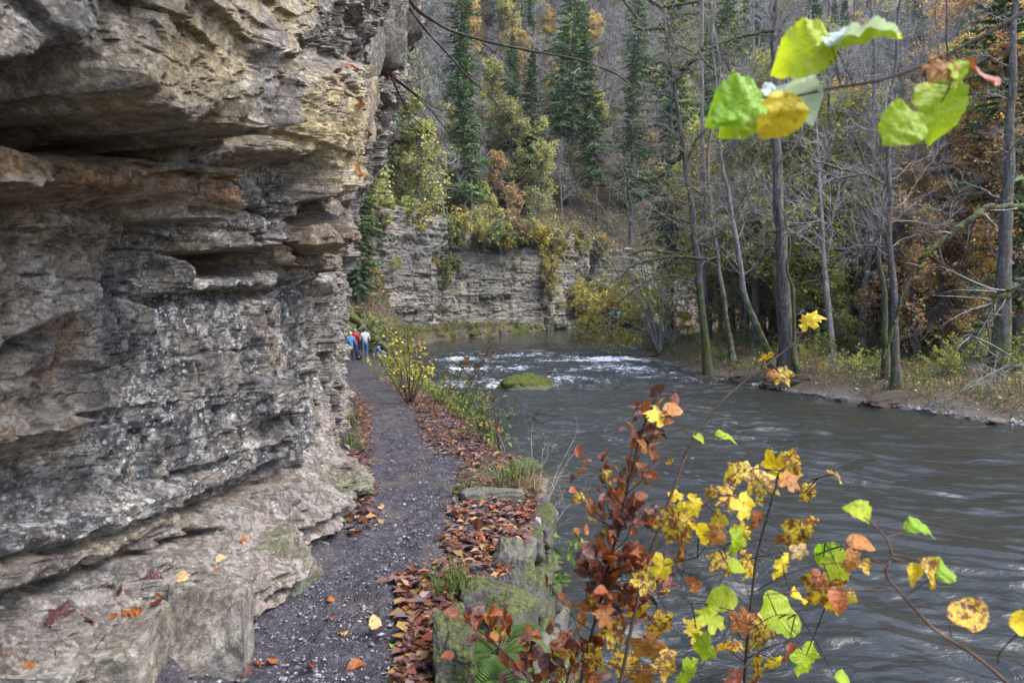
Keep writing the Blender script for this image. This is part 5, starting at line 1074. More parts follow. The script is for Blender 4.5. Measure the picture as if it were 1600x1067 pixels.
# hazel twig at the bottom right
Yh = 1.35; e = empty('hazel_branch', tuple(at(1640, 1140, Yh)), label='bare crooked hazel twig with few leaves at the bottom right corner', cat='branch'); mb = MB(); b = np.array(e.location)
T1 = px_line([(1640, 1140), (1570, 1062), (1520, 1020), (1460, 985), (1415, 935), (1388, 905), (1383, 890), (1395, 870), (1388, 845), (1375, 828), (1350, 808)], Yh, 0, 40); T2 = px_line([(1560, 1035), (1560, 1020), (1590, 990), (1640, 960)], Yh, -.03, 10); T3 = px_line([(1392, 922), (1340, 923), (1280, 918), (1230, 925), (1190, 930)], Yh, .05, 14)
T4 = px_line([(1388, 838), (1410, 832), (1440, 823)], Yh, 0, 6)
for T, r0, r1 in ((T1, .0042, .0016), (T2, .002, .0014), (T3, .0018, .001), (T4, .001, .0007)): stem_add(mb, T, b, r0, r1)
for px, py, s, a, k, m, fc in [(1346, 797, 40, 140, 'hazel', 'lime', (0, -.6, .8)), (1438, 823, 44, 8, 'hazel', 'green', (0, -.4, 1)), (1432, 900, 46, 300, 'oval', 'yellow', (.2, -1, .1)), (1460, 895, 56, 310, 'oval', 'mottled', (.5, -1, .2)), (1478, 888, 42, 20, 'hazel', 'green', (0, -1, .4)), (1510, 965, 62, 5, 'oval', 'mottled', (0, -.5, 1)), (1592, 972, 48, 340, 'oval', 'yellow', (0, -1, .3)), (1343, 851, 44, 0, 'oval', 'orange', (0, -.4, 1)), (1355, 885, 30, 330, 'oval', 'mottled', (0, -1, .4))]:
    image_leaf(e, [T1, T2, T3, T4], px, py, Yh + RL.normal(0, .02), s, a, k, m, mb, fc, 0.2)
finish_stem(e, mb, 'redtwig')
# yellow maple sapling
Ym = 2.0; e = empty('maple_sapling', tuple(at(1160, 1130, Ym)), label='young maple with spotted yellow leaves growing in front of the river', cat='sapling'); mb = MB(); b = np.array(e.location)
T1 = px_line([(1160, 1130), (1165, 1040), (1172, 960), (1180, 880), (1195, 820), (1210, 770), (1218, 735)], Ym, 0, 40)
br = [[(1205, 785), (1170, 780), (1130, 770), (1100, 790), (1060, 800)], [(1212, 762), (1250, 758), (1300, 735), (1360, 705)], [(1190, 840), (1150, 850), (1120, 860), (1090, 870)], [(1185, 868), (1230, 860), (1280, 845), (1330, 855)], [(1178, 925), (1220, 900), (1280, 880), (1320, 880)], [(1172, 960), (1130, 950), (1090, 940), (1040, 950)], [(1170, 985), (1210, 960), (1250, 960)], [(1165, 1030), (1200, 1010), (1240, 1000), (1260, 1010)], [(1165, 1035), (1130, 1010), (1100, 1010)], [(1215, 745), (1190, 730), (1160, 735)]]
TB = [px_line(q, Ym, RL.normal(0, .12), 12) for q in br]; stem_add(mb, T1, b, .0055, .002)
for T in TB: stem_add(mb, T, b, .0022, .0009, 4)
for px, py, s, a, k, m in [(1155, 735, 70, 200, 'maple', 'mottled'), (1190, 755, 75, 330, 'maple', 'mottled'), (1218, 735, 82, 80, 'maple', 'yellow'), (1240, 725, 60, 10, 'maple', 'mottled'), (1235, 750, 50, 330, 'maple', 'orange'), (1140, 777, 60, 200, 'maple', 'mottled'), (1165, 790, 60, 300, 'maple', 'yellow'), (1262, 770, 44, 350, 'maple', 'yellow'), (1185, 815, 55, 250, 'maple', 'yellow'), (1122, 812, 48, 230, 'maple', 'yellow'), (1085, 790, 55, 240, 'maple', 'yellow'), (1248, 832, 95, 260, 'maple', 'mottled'), (1250, 862, 40, 280, 'maple', 'pale'), (1222, 885, 62, 270, 'maple', 'yellow'), (1170, 880, 62, 250, 'maple', 'mottled'),
        (1130, 876, 66, 200, 'maple', 'mottled'), (1150, 845, 56, 340, 'maple', 'lime'), (1120, 835, 50, 190, 'maple', 'yellow'), (1160, 832, 40, 20, 'maple', 'yellow'), (1298, 868, 55, 5, 'hazel', 'green'), (1310, 885, 66, 300, 'maple', 'lime'), (1330, 875, 50, 330, 'maple', 'yellow'), (1292, 922, 100, 285, 'maple', 'mottled'), (1283, 905, 44, 250, 'maple', 'copper'), (1310, 935, 50, 290, 'oval', 'copper'), (1210, 955, 84, 290, 'oval', 'lime'), (1130, 937, 60, 195, 'oval', 'lime'), (1150, 885, 40, 10, 'oval', 'lime'),
        (1190, 980, 60, 200, 'maple', 'mottled'), (1160, 970, 56, 160, 'maple', 'yellow'), (1110, 965, 60, 190, 'maple', 'lime'), (1180, 1005, 60, 250, 'maple', 'mottled'), (1225, 975, 46, 340, 'maple', 'yellow'), (1235, 1020, 44, 280, 'oval', 'copper'), (1262, 1030, 70, 290, 'maple', 'lime'), (1210, 1035, 40, 260, 'maple', 'yellow'), (1180, 1055, 90, 270, 'maple', 'mottled'), (1140, 1010, 60, 200, 'maple', 'mottled'), (1100, 1010, 56, 210, 'maple', 'lime'), (1085, 985, 50, 170, 'maple', 'yellow'), (1250, 930, 40, 350, 'oval', 'yellow'), (1305, 742, 34, 330, 'maple', 'pale'), (1055, 820, 80, 250, 'maple', 'mottled'), (1095, 830, 62, 290, 'maple', 'yellow'), (1065, 855, 70, 270, 'maple', 'yellow'), (1035, 890, 70, 240, 'maple', 'yellow'), (1005, 905, 60, 200, 'maple', 'mottled'), (1320, 1062, 40, 340, 'oval', 'green'), (1150, 1062, 50, 250, 'maple', 'copper')]:
    image_leaf(e, [T1] + TB, px, py, Ym + RL.normal(0, .12), s * .84, a, k, m, mb)
finish_stem(e, mb, 'darktwig')
# slender brown stem with the last maple leaves at its tip
Ym = 2.25; e = empty('maple_shoot', tuple(at(960, 1120, Ym)), label='tall slanting brown maple shoot with single yellow leaves near its tip', cat='sapling'); mb = MB(); b = np.array(e.location)
T1 = px_line([(960, 1120), (990, 960), (1020, 850), (1050, 770), (1075, 700), (1090, 672), (1130, 625), (1170, 590), (1225, 550), (1262, 512)], Ym, .1, 40); T2 = px_line([(1080, 685), (1050, 650), (1035, 640)], Ym, 0, 6); T3 = px_line([(1082, 700), (1110, 690), (1135, 680)], Ym, 0, 6); T4 = px_line([(1030, 920), (1080, 830), (1130, 760), (1170, 690)], Ym, .1, 16)
for T, r0, r1 in ((T1, .0065, .0014), (T2, .0014, .001), (T3, .0014, .001), (T4, .003, .001)): stem_add(mb, T, b, r0, r1)
for px, py, s, a, k, m in [(1265, 500, 40, 20, 'maple', 'yellow'), (1197, 559, 26, 10, 'maple', 'yellow'), (1221, 585, 34, 300, 'maple', 'yellow'), (1208, 582, 22, 200, 'maple', 'orange'), (1131, 681, 28, 10, 'oval', 'lime'), (1092, 685, 20, 330, 'oval', 'lime'), (1028, 650, 36, 150, 'maple', 'yellow'), (1050, 642, 30, 10, 'oval', 'orange'), (1055, 772, 26, 10, 'maple', 'yellow'), (1062, 798, 30, 300, 'maple', 'yellow'), (1110, 770, 24, 40, 'maple', 'yellow'), (1000, 955, 46, 210, 'maple', 'yellow'), (1032, 975, 44, 330, 'maple', 'mottled'), (958, 985, 46, 200, 'maple', 'yellow'), (1010, 1010, 50, 300, 'maple', 'yellow'), (975, 1035, 46, 250, 'maple', 'mottled'), (1040, 1035, 48, 320, 'maple', 'yellow'), (930, 1030, 40, 190, 'maple', 'mottled'), (1000, 1055, 46, 270, 'maple', 'yellow'), (1075, 1050, 44, 330, 'maple', 'lime'), (945, 960, 36, 170, 'maple', 'orange')]:
    image_leaf(e, [T1, T2, T3, T4], px, py, Ym + .05, s * 1.15, a, k, m, mb)
finish_stem(e, mb, 'redtwig')
# copper beech sapling
Yb = 2.45; e = empty('beech_sapling', tuple(at(895, 1140, Yb)), label='copper-leaved beech sapling leaning over the river beside the path', cat='sapling'); mb = MB(); b = np.array(e.location)
T1 = px_line([(895, 1140), (910, 1050), (935, 950), (955, 870), (975, 790), (988, 730), (1000, 680), (1015, 640), (1030, 615)], Yb, 0, 40); stem_add(mb, T1, b, .0075, .0016)
cl = [(1030, 630, 5), (1012, 645, 5), (1008, 665, 5), (1020, 655, 4), (998, 690, 3), (1020, 710, 4), (1000, 735, 2), (925, 730, 4), (955, 737, 4), (985, 735, 4), (900, 765, 6), (945, 760, 3), (960, 775, 7), (985, 775, 6), (1005, 790, 7), (1030, 795, 4), (945, 800, 6), (975, 810, 5), (910, 845, 5), (940, 855, 8), (965, 860, 9), (990, 870, 9), (1015, 880, 8), (920, 880, 6), (945, 895, 8), (980, 900, 9), (1010, 915, 7), (1040, 880, 4), (925, 915, 6), (960, 930, 6), (1060, 905, 3), (1085, 915, 2), (1000, 940, 4), (870, 925, 2)]
lo = [(720, 945, 3), (745, 955, 5), (770, 965, 7), (800, 975, 8), (830, 985, 9), (860, 990, 9), (890, 985, 8), (920, 1000, 8), (850, 1020, 9), (880, 1030, 9), (820, 1020, 7), (910, 1040, 8), (940, 1010, 6), (870, 1055, 8), (770, 1000, 5), (790, 1040, 4), (715, 1005, 3), (955, 985, 5), (980, 960, 5), (930, 1060, 7), (830, 1050, 5), (960, 1040, 4)]
cop = ['copper'] * 8 + ['purple'] * 4 + ['orange'] * 2 + ['mottled']
def clusters(lst, Yc, src, e, mb, sz=30, tilt=.6):
    for px, py, nl in lst:
        c = at(px, py, Yc + RL.normal(0, .10)); q = src[np.argmin(np.linalg.norm(src - (c + [0, 0, -.12]), axis=1))]; m = (q + c) / 2 + RL.normal(0, .012, 3)
        tw = np.stack([q, m, c]); V, F = tubes(tw - b, [.0022], [.0009], 4); mb.add(V, F); dd = unit(c - q)
        for j in range(nl):
            f = RL.uniform(.35, 1.1); p = q + (c - q) * f + RL.normal(0, .012, 3); d = unit(dd + RL.normal(0, .75, 3)); nrm = np.array([RL.normal(0, tilt), -0.45 + RL.normal(0, tilt), 0.75])
            put_leaf(e, p, d, nrm, sz * RL.uniform(.75, 1.25) / FPX * Yc, 'beech', cop[RL.randint(len(cop))], RL.randint(3))
clusters([(a_ + dx, b_ + dy, n_) for a_, b_, n_ in cl for dx, dy in ((-8, -6), (12, 8))], Yb, T1, e, mb, 21); finish_stem(e, mb, 'darktwig')
e = empty('beech_sapling', tuple(at(880, 1150, 2.6)), label='low copper beech sprout spreading along the bottom edge by the path', cat='sapling'); mb = MB(); b = np.array(e.location)
T2 = px_line([(880, 1150), (850, 1090), (800, 1030), (750, 985), (710, 960)], 2.6, 0, 24); T3 = px_line([(880, 1150), (885, 1060), (905, 1010), (950, 975)], 2.6, 0, 20)
stem_add(mb, T2, b, .006, .0015); stem_add(mb, T3, b, .006, .0015); clusters([(a_, b_, n_) for a_, b_, n_ in lo], 2.6, np.concatenate([T2, T3]), e, mb, 23); finish_stem(e, mb, 'darktwig')

# ------------------------------------------------------------------ retaining wall along the path's river edge
wl = empty('retaining_wall', (0, 0, 0), label='mossy dry-stone retaining wall holding the path above the river', cat='wall')
rw = np.random.RandomState(21); wm = [rock_mesh('stone', 250 + i, (0.46, 0.40, 0.26), M['stone' if i % 3 else 'drystone'], sub=4, cuts=7, box=0.68, rough=0.06) for i in range(7)]
Yq = 2.3; row = 0
for course in range(8):
    Yq = 2.2 + 0.2 * (course % 2)
    while Yq < 7.35:
        zt = float(path_z(Yq)) - 0.24 - course * 0.25
        if zt < ZW - .1: break
        o = obj('stone', wm[rw.randint(7)], wl, (float(bank_x(Yq)) - 0.08 + 0.035 * course + rw.normal(0, .03), Yq, zt + rw.normal(0, .012)))
        s_ = rw.uniform(.8, 1.15); o.scale = (rw.uniform(.85, 1.2), s_, rw.uniform(.9, 1.1)); slope = math.atan2(float(bank_x(Yq + .2) - bank_x(Yq - .2)), .4)
        o.rotation_euler = (rw.normal(0, .06), rw.normal(0, .06), math.pi / 2 - slope * .6 + rw.normal(0, .08)); Yq += 0.40 * s_
for k, (px, py, Y, dm, rz) in enumerate([(768, 778, 5.5, (.62, .30, .24), .2), (816, 740, 6.6, (.34, .40, .34), .4), (822, 800, 6.9, (.28, .4, .9), .1), (790, 905, 4.2, (.26, .30, .55), .3), (752, 940, 3.75, (.28, .22, .28), .5), (705, 1020, 2.95, (.20, .36, .36), .2)]):
    o = obj('coping_stone', rock_mesh('coping_stone', 280 + k, dm, M['stone' if k % 3 else 'drystone'], sub=5, cuts=12, box=.62, rough=.14), wl, at(px, py, Y) + [0, 0, -.02]); o.rotation_euler.z = rz

# ------------------------------------------------------------------ plants on the bank and path edge
def tuft(name, P, h, w, col, n, seed, spread, lean, label, cat='grass', group=None):
    r = np.random.RandomState(seed); Q = np.array(P)[None] + r.normal(0, spread, (n, 3)) * [1, 1, .05]; V, F, C = blades(r, Q - np.array(P), h, w, col, lean, 5)
    return obj(name, mesh_np(name, V, F, [M['grass']], {'col': C}), None, tuple(P), label=label, cat=cat, group=group)
GRN = [(0.08, 0.14, 0.02), (0.12, 0.18, 0.03), (0.06, 0.10, 0.02), (0.16, 0.18, 0.05)]
def on_path(px, py):
    Y = 3.0
    for _ in range(40): Y = (CAMZ - float(path_h((px - CXP) / FPX * Y, Y))) * FPX / (py - HOR)
    return np.array([(px - CXP) / FPX * Y, Y, float(path_h((px - CXP) / FPX * Y, Y))])
for k, (px, py, h, n_, c_, lb) in enumerate([(515, 755, .22, 90, GRN + DRY[:2], 'grass tuft against the cliff foot halfway along the path'), (513, 822, .12, 80, GRN, 'short green grass tuft by the boulder at the cliff foot'), (548, 665, .35, 90, GRN + DRY[:1], 'grass tuft at the cliff foot beyond the boulders'), (505, 835, .10, 40, GRN, 'tiny grass tuft on leaf litter at the cliff foot'), (545, 700, .25, 60, GRN, 'thin grass tuft growing below the cliff beside the path'), (725, 775, .16, 70, GRN, 'grass tuft in the leaves near the coping stones')]):
    P = on_path(px, py); tuft('grass_tuft', P, h, .004, c_, n_, 40 + k, .06, .9, lb)
P = at(808, 765, 5.9); tuft('hanging_grass', P, .30, .0035, DRY + [(0.26, 0.22, 0.10)], 260, 61, .10, 3.2, 'dry grass hanging over the wall corner above the water', group=None)
P = at(800, 745, 5.8); tuft('grass_tuft', P, .22, .0035, GRN, 160, 62, .10, 1.9, 'green grass growing on the wall corner above the dry grass')
P = at(700, 920, 3.6); tuft('grass_tuft', P, .16, .003, GRN, 120, 63, .06, 1.3, 'grass tuft at the path edge by the near wall stones')
def herb(name, P, h, n, seed, col, lsize, label, cat='plant', stems=7, spread=.35):
    r = np.random.RandomState(seed); e = empty(name, tuple(P), label=label, cat=cat); D = np.stack([r.normal(0, spread, stems), r.normal(0, spread, stems), np.ones(stems)], -1); P1 = grow(r, r.normal(0, .03, (stems, 3)) * [1, 1, 0], D, h * r.uniform(.6, 1.1, stems), 6, .1, (0, 0, -.03))
    V, F = tubes(P1, np.full(stems, .003), np.full(stems, .001), 4); c = np.tile([[.09, .11, .04]], (len(V), 1)); st_ = obj('stems', mesh_np('stems', V, F, [M['grass']], {'col': c}), e)
    p, d, _, _ = sample(r, P1, n // stems, .2, 1); V, F, C = leaf_quads(r, p, lsize, col, up=.8, asp=.5); obj('foliage', mesh_np('foliage', V, F, [M['foliage']], {'col': C}, False), st_); return e
herb('green_herb', at(850, 905, 5.4) + [0, 0, -.25], .75, 150, 71, GRN, .09, 'leafy green herb growing from the wall foot beside the river')
herb('green_herb', at(835, 870, 6.0) + [0, 0, -.3], .6, 90, 72, GRN + YG[:1], .08, 'paler green herb just behind the leafy one at the wall foot')
for k, (px, py, Y, h, c_, lb) in enumerate([(640, 635, 13.5, 1.3, GRN + YG, 'bushy green plant at the path edge beneath the yellow sapling'), (690, 640, 13, .8, GRN, 'low green plants along the path edge right of the yellow sapling'), (720, 668, 10.5, .9, GRN + DRY[:1], 'bright herb above the leaf-strewn path bend'), (590, 590, 22, 1.3, GRN + YG, 'leafy green bush below the group of people'), (760, 690, 8.6, .7, GRN + DRY[:2], 'feathery green plant hanging at the bank edge behind the wall corner'), (740, 655, 11.5, .9, GRN, 'airy green plant leaning over the water behind the wall corner'), (625, 612, 17, 1.2, YG + GRN, 'yellowish green bush at the path bend')]):
    X = (px - CXP) / FPX * Y; z = max(float(ground_z(X, Y)), CAMZ - (py - HOR) / FPX * Y - .1); herb('bank_plant', (X, Y, z), h, 420, 80 + k, c_, .055, lb, stems=16, spread=.55)
P0 = np.array([at(640, 640, 13.2)[0], 13.2, float(path_z(13.2)) - .05])
sprays('yellow_sapling', P0, [at(600, 520, 13.2), at(635, 512, 13.2), at(660, 530, 13.4), at(610, 560, 13), at(668, 545, 13.3), at(650, 570, 13.1), at(590, 555, 13.2), at(675, 575, 13.3), at(625, 540, 12.9)], .014, 860, 330, YE[:3] + YG[:2], 'young tree with bright yellow leaves at the bend of the path', 'sapling', .085, 'darktwig', 0, n3=5, rtw=.004, droop=.0)
P0 = at(712, 640, 12.5)
sprays('bare_sapling', P0, [at(770, 535, 12.5), at(745, 570, 12.7), at(700, 580, 12.4), at(725, 560, 12.6), at(758, 555, 12.3)], .012, 861, 12, CO, 'bare thin sapling leaning right over the rapids', 'sapling', .08, 'darktwig', 0, n3=6, rtw=.004, droop=.0)
P0 = at(782, 715, 8.0); sprays('bare_shoot', P0, [at(772, 610, 8), at(780, 640, 8.1)], .008, 862, 3, CO, 'single dark upright shoot rising at the bank edge', 'sapling', .06, 'darktwig', 0, n3=2, rtw=.003, droop=.0, L2=.12)
P0 = at(800, 850, 6.8); sprays('bare_bush', P0 + [0.1, 0, -.3], [at(900, 700, 7.5), at(880, 730, 7.2), at(850, 690, 7.8), at(920, 760, 7), at(830, 660, 8), at(870, 790, 6.9), at(905, 670, 8)], .007, 863, 0, CO, 'bush of fine bare twigs over the dark water beside the wall', 'shrub', .06, 'twig', 0, n3=7, rtw=.0016, droop=.0)
# ferns under the near edge
def fern(P, seed, n, L, label):
    r = np.random.RandomState(seed); e = empty('fern', tuple(P), label=label, cat='fern')
    for k in range(n):
        az = r.uniform(0, 6.28); t = np.linspace(0, 1, 9); ln = L * r.uniform(.7, 1.1); sp = np.stack([np.cos(az) * t * ln * .8, np.sin(az) * t * ln * .8, ln * (.75 * t - .75 * t * t)], -1); mb = MB(); V, F = tubes(sp, [.0025], [.0008], 3); mb.add(V, F, (.10, .12, .03)); s = np.array([-np.sin(az), np.cos(az), -.1])
        tt = np.linspace(.12, .98, 22); c = np.stack([np.interp(tt, t, sp[:, a]) for a in range(3)], -1); fw = np.array([np.cos(az), np.sin(az), 0])
        for sg in (-1, 1):
            pl = (ln * .26 * np.sin(np.pi * (tt * .85 + .1)))[:, None]; tip = c + s * sg * pl + fw * pl * .3 - [0, 0, .01]; m = c + (tip - c) * .45; wv = fw * ln * .018
            V = np.stack([c, m + wv, tip, m - wv], 1).reshape(-1, 3); mb.add(V, np.arange(len(V)).reshape(-1, 4), (np.array([.07, .13, .025]) * r.uniform(.7, 1.3)))
        obj('frond', mb.mesh('frond', [M['foliage']], False), e)
fern(at(760, 1010, 3.0) + [.05, .1, -.1], 1, 12, .34, 'green fern at the wall foot by the near path edge'); fern(at(735, 1050, 2.8) + [.05, .1, -.1], 2, 9, .28, 'smaller fern below the first one at the bottom edge'); fern(at(800, 960, 3.6) + [0, .1, -.15], 3, 9, .26, 'fern tucked under the mossy coping stones')
# bank cover below the wall
r = np.random.RandomState(66); n = 5200; Y = r.uniform(2.0, 7.2, n); X = bank_x(Y) + r.uniform(.02, 1.5, n); z = ground_z(X, Y); ok = z > ZW + .05; P = np.stack([X, Y, z], -1)[ok]; mb = MB()
k = r.rand(len(P)) < .5; V, F, C = blades(r, P[k], .22, .004, GRN + DRY[:3], 1.0, 4); mb.add(V, F, C); V, F, C = leaf_quads(r, P[~k] + [0, 0, .03], .075, CO + YE[:2] + GRN + YG[:1], up=.9); mb.add(V, F, C)
n = 9000; Y = r.uniform(7.2, 45, n); X = bank_x(Y) + r.uniform(-.1, 1, n) * np.minimum(2.2, .3 + .1 * Y); z = ground_z(X, Y); ok = z > ZW + .05; P = np.stack([X, Y, z], -1)[ok]
k = r.rand(len(P)) < .5; V, F, C = blades(r, P[k], .35, .006, GRN + DRY[:2], 1.0, 4); mb.add(V, F, C); V, F, C = leaf_quads(r, P[~k] + [0, 0, 1] * r.uniform(0, .3, ((~k).sum(), 1)), .085, CO[:2] + YE[:2] + GRN + GRN + YG[:1], up=.9); mb.add(V, F, C)
obj('bank_vegetation', mb.mesh('bank_vegetation', [M['foliage']], False), label='grass, herbs and leaves covering the steep river bank beside the path', cat='vegetation', kind='stuff')

# ------------------------------------------------------------------ fallen leaves
dg = bpy.context.evaluated_depsgraph_get(); dg.update()
def ray(px, py):
    d = Vector(((px - CXP) / FPX, 1, -(py - HOR) / FPX)).normalized(); ok_, loc, nrm, *_ = SC.ray_cast(dg, Vector((0, 0, CAMZ)) + d * 1.9, d)
    return (np.array(loc), np.array(nrm)) if ok_ else (None, None)
def lay(px, py, size, kind, mat, label, group=None, lift=.008, ang=None):
    p, nrm = ray(px, py)
    if p is None: return
    nrm = unit(nrm + np.array([0, 0, .6])); a = RL.uniform(0, 6.28) if ang is None else math.radians(ang); d = np.array([math.cos(a), math.sin(a), 0]); d = unit(d - nrm * (d @ nrm))
    return put_leaf(None, p + nrm * lift - d * size * (.1 if kind == 'maple' else .5), d, nrm + RL.normal(0, .12, 3), size, kind, mat, RL.randint(3), 'fallen_leaf', label=label, cat='leaf', group=group)
for px, py, s, k, m, lb in [(95, 972, .155, 'maple', 'purple', 'large dark purple maple leaf lying on the rock shelf'), (135, 970, .07, 'oval', 'copper', 'small copper leaf touching the large purple maple leaf'), (190, 927, .085, 'oval', 'copper', 'round copper leaf on the rock shelf below the cream leaf'), (240, 912, .11, 'beech', 'purple', 'dark curled leaf beside the cream leaf on the shelf'), (280, 905, .085, 'oval', 'pale', 'cream pale leaf on the rock shelf'), (285, 882, .06, 'beech', 'purple', 'dark brown leaf above the cream leaf on the shelf'), (180, 945, .06, 'oval', 'copper', 'little copper leaf under the round copper leaf'), (205, 957, .09, 'maple', 'orange', 'yellow orange leaf on the shelf edge'), (218, 958, .05, 'beech', 'copper', 'copper leaf overlapping the yellow orange leaf'), (170, 967, .06, 'beech', 'copper', 'copper leaf between the purple maple leaf and the yellow orange leaf'), (248, 935, .06, 'beech', 'orange', 'narrow orange leaf on the shelf right of the round copper leaf'), (245, 945, .06, 'oval', 'copper', 'oval copper leaf just below the narrow orange leaf'), (347, 877, .08, 'oval', 'pale', 'pale tan leaf on top of the boulder'), (338, 892, .045, 'beech', 'orange', 'small orange leaf below the pale tan leaf'), (385, 850, .09, 'maple', 'copper', 'copper leaves lodged on the boulder ledge'), (385, 840, .05, 'oval', 'orange', 'orange leaf just above the copper leaves on the boulder ledge'), (448, 876, .09, 'maple', 'purple', 'dark leaf stuck on the side of the mossy boulder'), (28, 1035, .085, 'oval', 'orange', 'rusty orange leaf at the lower left corner of the shelf'), (8, 1018, .08, 'oval', 'purple', 'dull purple leaf at the left edge of the shelf'), (80, 1020, .05, 'beech', 'purple', 'crumpled brown leaf on the shelf below the purple maple leaf'),
        (385, 1050, .10, 'maple', 'purple', 'dark wet maple leaf where the boulder meets the path'), (405, 1040, .06, 'oval', 'copper', 'copper leaf beside the dark wet maple leaf'), (425, 1036, .05, 'oval', 'orange', 'orange leaf at the foot of the boulders'), (535, 990, .06, 'oval', 'pale', 'curled pale leaf alone on the near path'), (555, 1042, .09, 'beech', 'orange', 'tan leaf flat on the path at the bottom edge'), (640, 1018, .10, 'maple', 'orange', 'largest orange leaf at the path edge near the bottom'), (618, 1007, .06, 'oval', 'lime', 'greenish leaf left of the largest orange leaf'), (520, 965, .05, 'oval', 'purple', 'small pinkish leaf on the path beside the mossy boulder'), (517, 938, .05, 'oval', 'orange', 'bright orange leaf against the mossy boulder foot')]:
    lay(px, py, s, k, m, lb)
red = ['copper'] * 5 + ['purple'] * 8 + ['orange'] * 1 + ['pale']
for k, (px, py) in enumerate([(530, 118), (545, 108), (538, 130), (545, 95), (575, 205), (560, 270), (522, 340), (605, 115), (560, 170)]): lay(px, py, .14, 'beech', 'copper', 'red leaf caught on the edge of the upper cliff', 'red leaves caught on the cliff')
def strip_pt(i):
    """a random spot: mostly the river-side leaf strip, some along the cliff foot"""
    Y = 2.7 + 11 * RL.rand() ** 1.6; q = RL.rand()
    if q < .74: wd = np.interp(Y, [2.5, 3.4, 4, 6, 8, 14], [.16, .22, .42, .70, .66, .55]); X = float(bank_x(Y)) + .02 - wd * RL.rand() ** 1.3
    elif q < .93: Y = 4.6 + 7 * RL.rand(); X = float(cliff_x(Y)) + .40 + .22 * RL.rand() ** 1.5
    else: X = float(cliff_x(Y)) + .5 + (float(bank_x(Y)) - float(cliff_x(Y)) - .5) * RL.rand()
    return X, Y, q
for i in range(290):
    X, Y, q = strip_pt(i); wh = 'among the leaves along the river side of the path' if q < .74 else ('along the cliff foot' if q < .93 else 'scattered on the open gravel path'); gp = 'fallen leaves ' + wh; m = red[RL.randint(len(red))]; a = RL.uniform(0, 6.28); s = RL.uniform(.045, .085)
    z = float(path_h(X, Y)) + .018 + .022 * RL.rand(); d = (math.cos(a), math.sin(a), RL.normal(0, .15)); put_leaf(None, (X, Y, z), d, (RL.normal(0, .3), RL.normal(0, .3), 1), s, ['beech', 'oval', 'beech', 'maple'][RL.randint(4)] if m != 'pale' else 'oval', m, RL.randint(3), 'fallen_leaf',
        label={'copper': 'wet copper leaf ', 'purple': 'dull purple brown leaf ', 'orange': 'orange leaf ', 'pale': 'pale tan leaf '}[m] + wh, cat='leaf', group=gp + ', ' + m)
n = 9500; Y = 2.7 + 19 * r.rand(n) ** 1.3; q = r.rand(n); wd = np.interp(Y, [2.5, 3.4, 4, 6, 8, 14, 22], [.16, .22, .42, .72, .78, .8, .9]); Y = np.where(q < .86, Y, 4.4 + 12 * r.rand(n)); X = np.where(q < .86, bank_x(Y) + .02 - wd * r.rand(n) ** 1.2, cliff_x(Y) + .36 + .24 * r.rand(n)); P = np.stack([X, Y, path_h(X, Y) + .008 + .02 * r.rand(n)], -1)
V, F, C = leaf_quads(r, P, r.uniform(.03, .085, n), CO[:3] + [(0.30, 0.18, 0.06), (0.20, 0.12, 0.05)] + [(0.15, 0.08, 0.07), (0.11, 0.06, 0.056), (0.08, 0.042, 0.038), (0.17, 0.065, 0.04), (0.055, 0.032, 0.028)], up=3.5, asp=.7, flat=.45); obj('leaf_litter', mesh_np('leaf_litter', V, F, [M['litter']], {'col': C}, False), label='brown fallen leaves carpeting both sides of the path', cat='leaf litter', kind='stuff')

# ------------------------------------------------------------------ people
CL = {k: mat_plain('cloth_' + k, c) for k, c in dict(skin=(.42, .26, .19), blue=(.05, .20, .42), red=(.50, .02, .03), grey=(.42, .42, .46), jeans=(.05, .09, .22), lightjeans=(.13, .22, .40), dark=(.03, .018, .022), black=(.012, .012, .014), hair_dark=(.02, .014, .01), hair_pale=(.42, .36, .30), hair_grey=(.22, .19, .18), slate=(.08, .11, .20)).items()}
def skin_mesh(name, pts, edges, rad, mat, root=0, sub=2):
    me = bpy.data.meshes.new(name); me.from_pydata([tuple(p) for p in pts], edges, []); o = bpy.data.objects.new(name, me); COL.objects.link(o); md = o.modifiers.new('skin', 'SKIN')
    if not me.skin_vertices: 
        bpy.context.view_layer.objects.active = o
        bpy.ops.mesh.customdata_skin_add()
    for v, q in zip(me.skin_vertices[0].data, rad): v.radius = (q if isinstance(q, tuple) else (q, q)); v.use_root = False
    me.skin_vertices[0].data[root].use_root = True; sb = o.modifiers.new('sub', 'SUBSURF'); sb.levels = sub; sb.render_levels = sub
    ev = o.evaluated_get(bpy.context.evaluated_depsgraph_get()); out = bpy.data.meshes.new_from_object(ev); bpy.data.objects.remove(o); out.name = name; out.materials.clear(); out.materials.append(mat); out.polygons.foreach_set('use_smooth', [True] * len(out.polygons)); return out
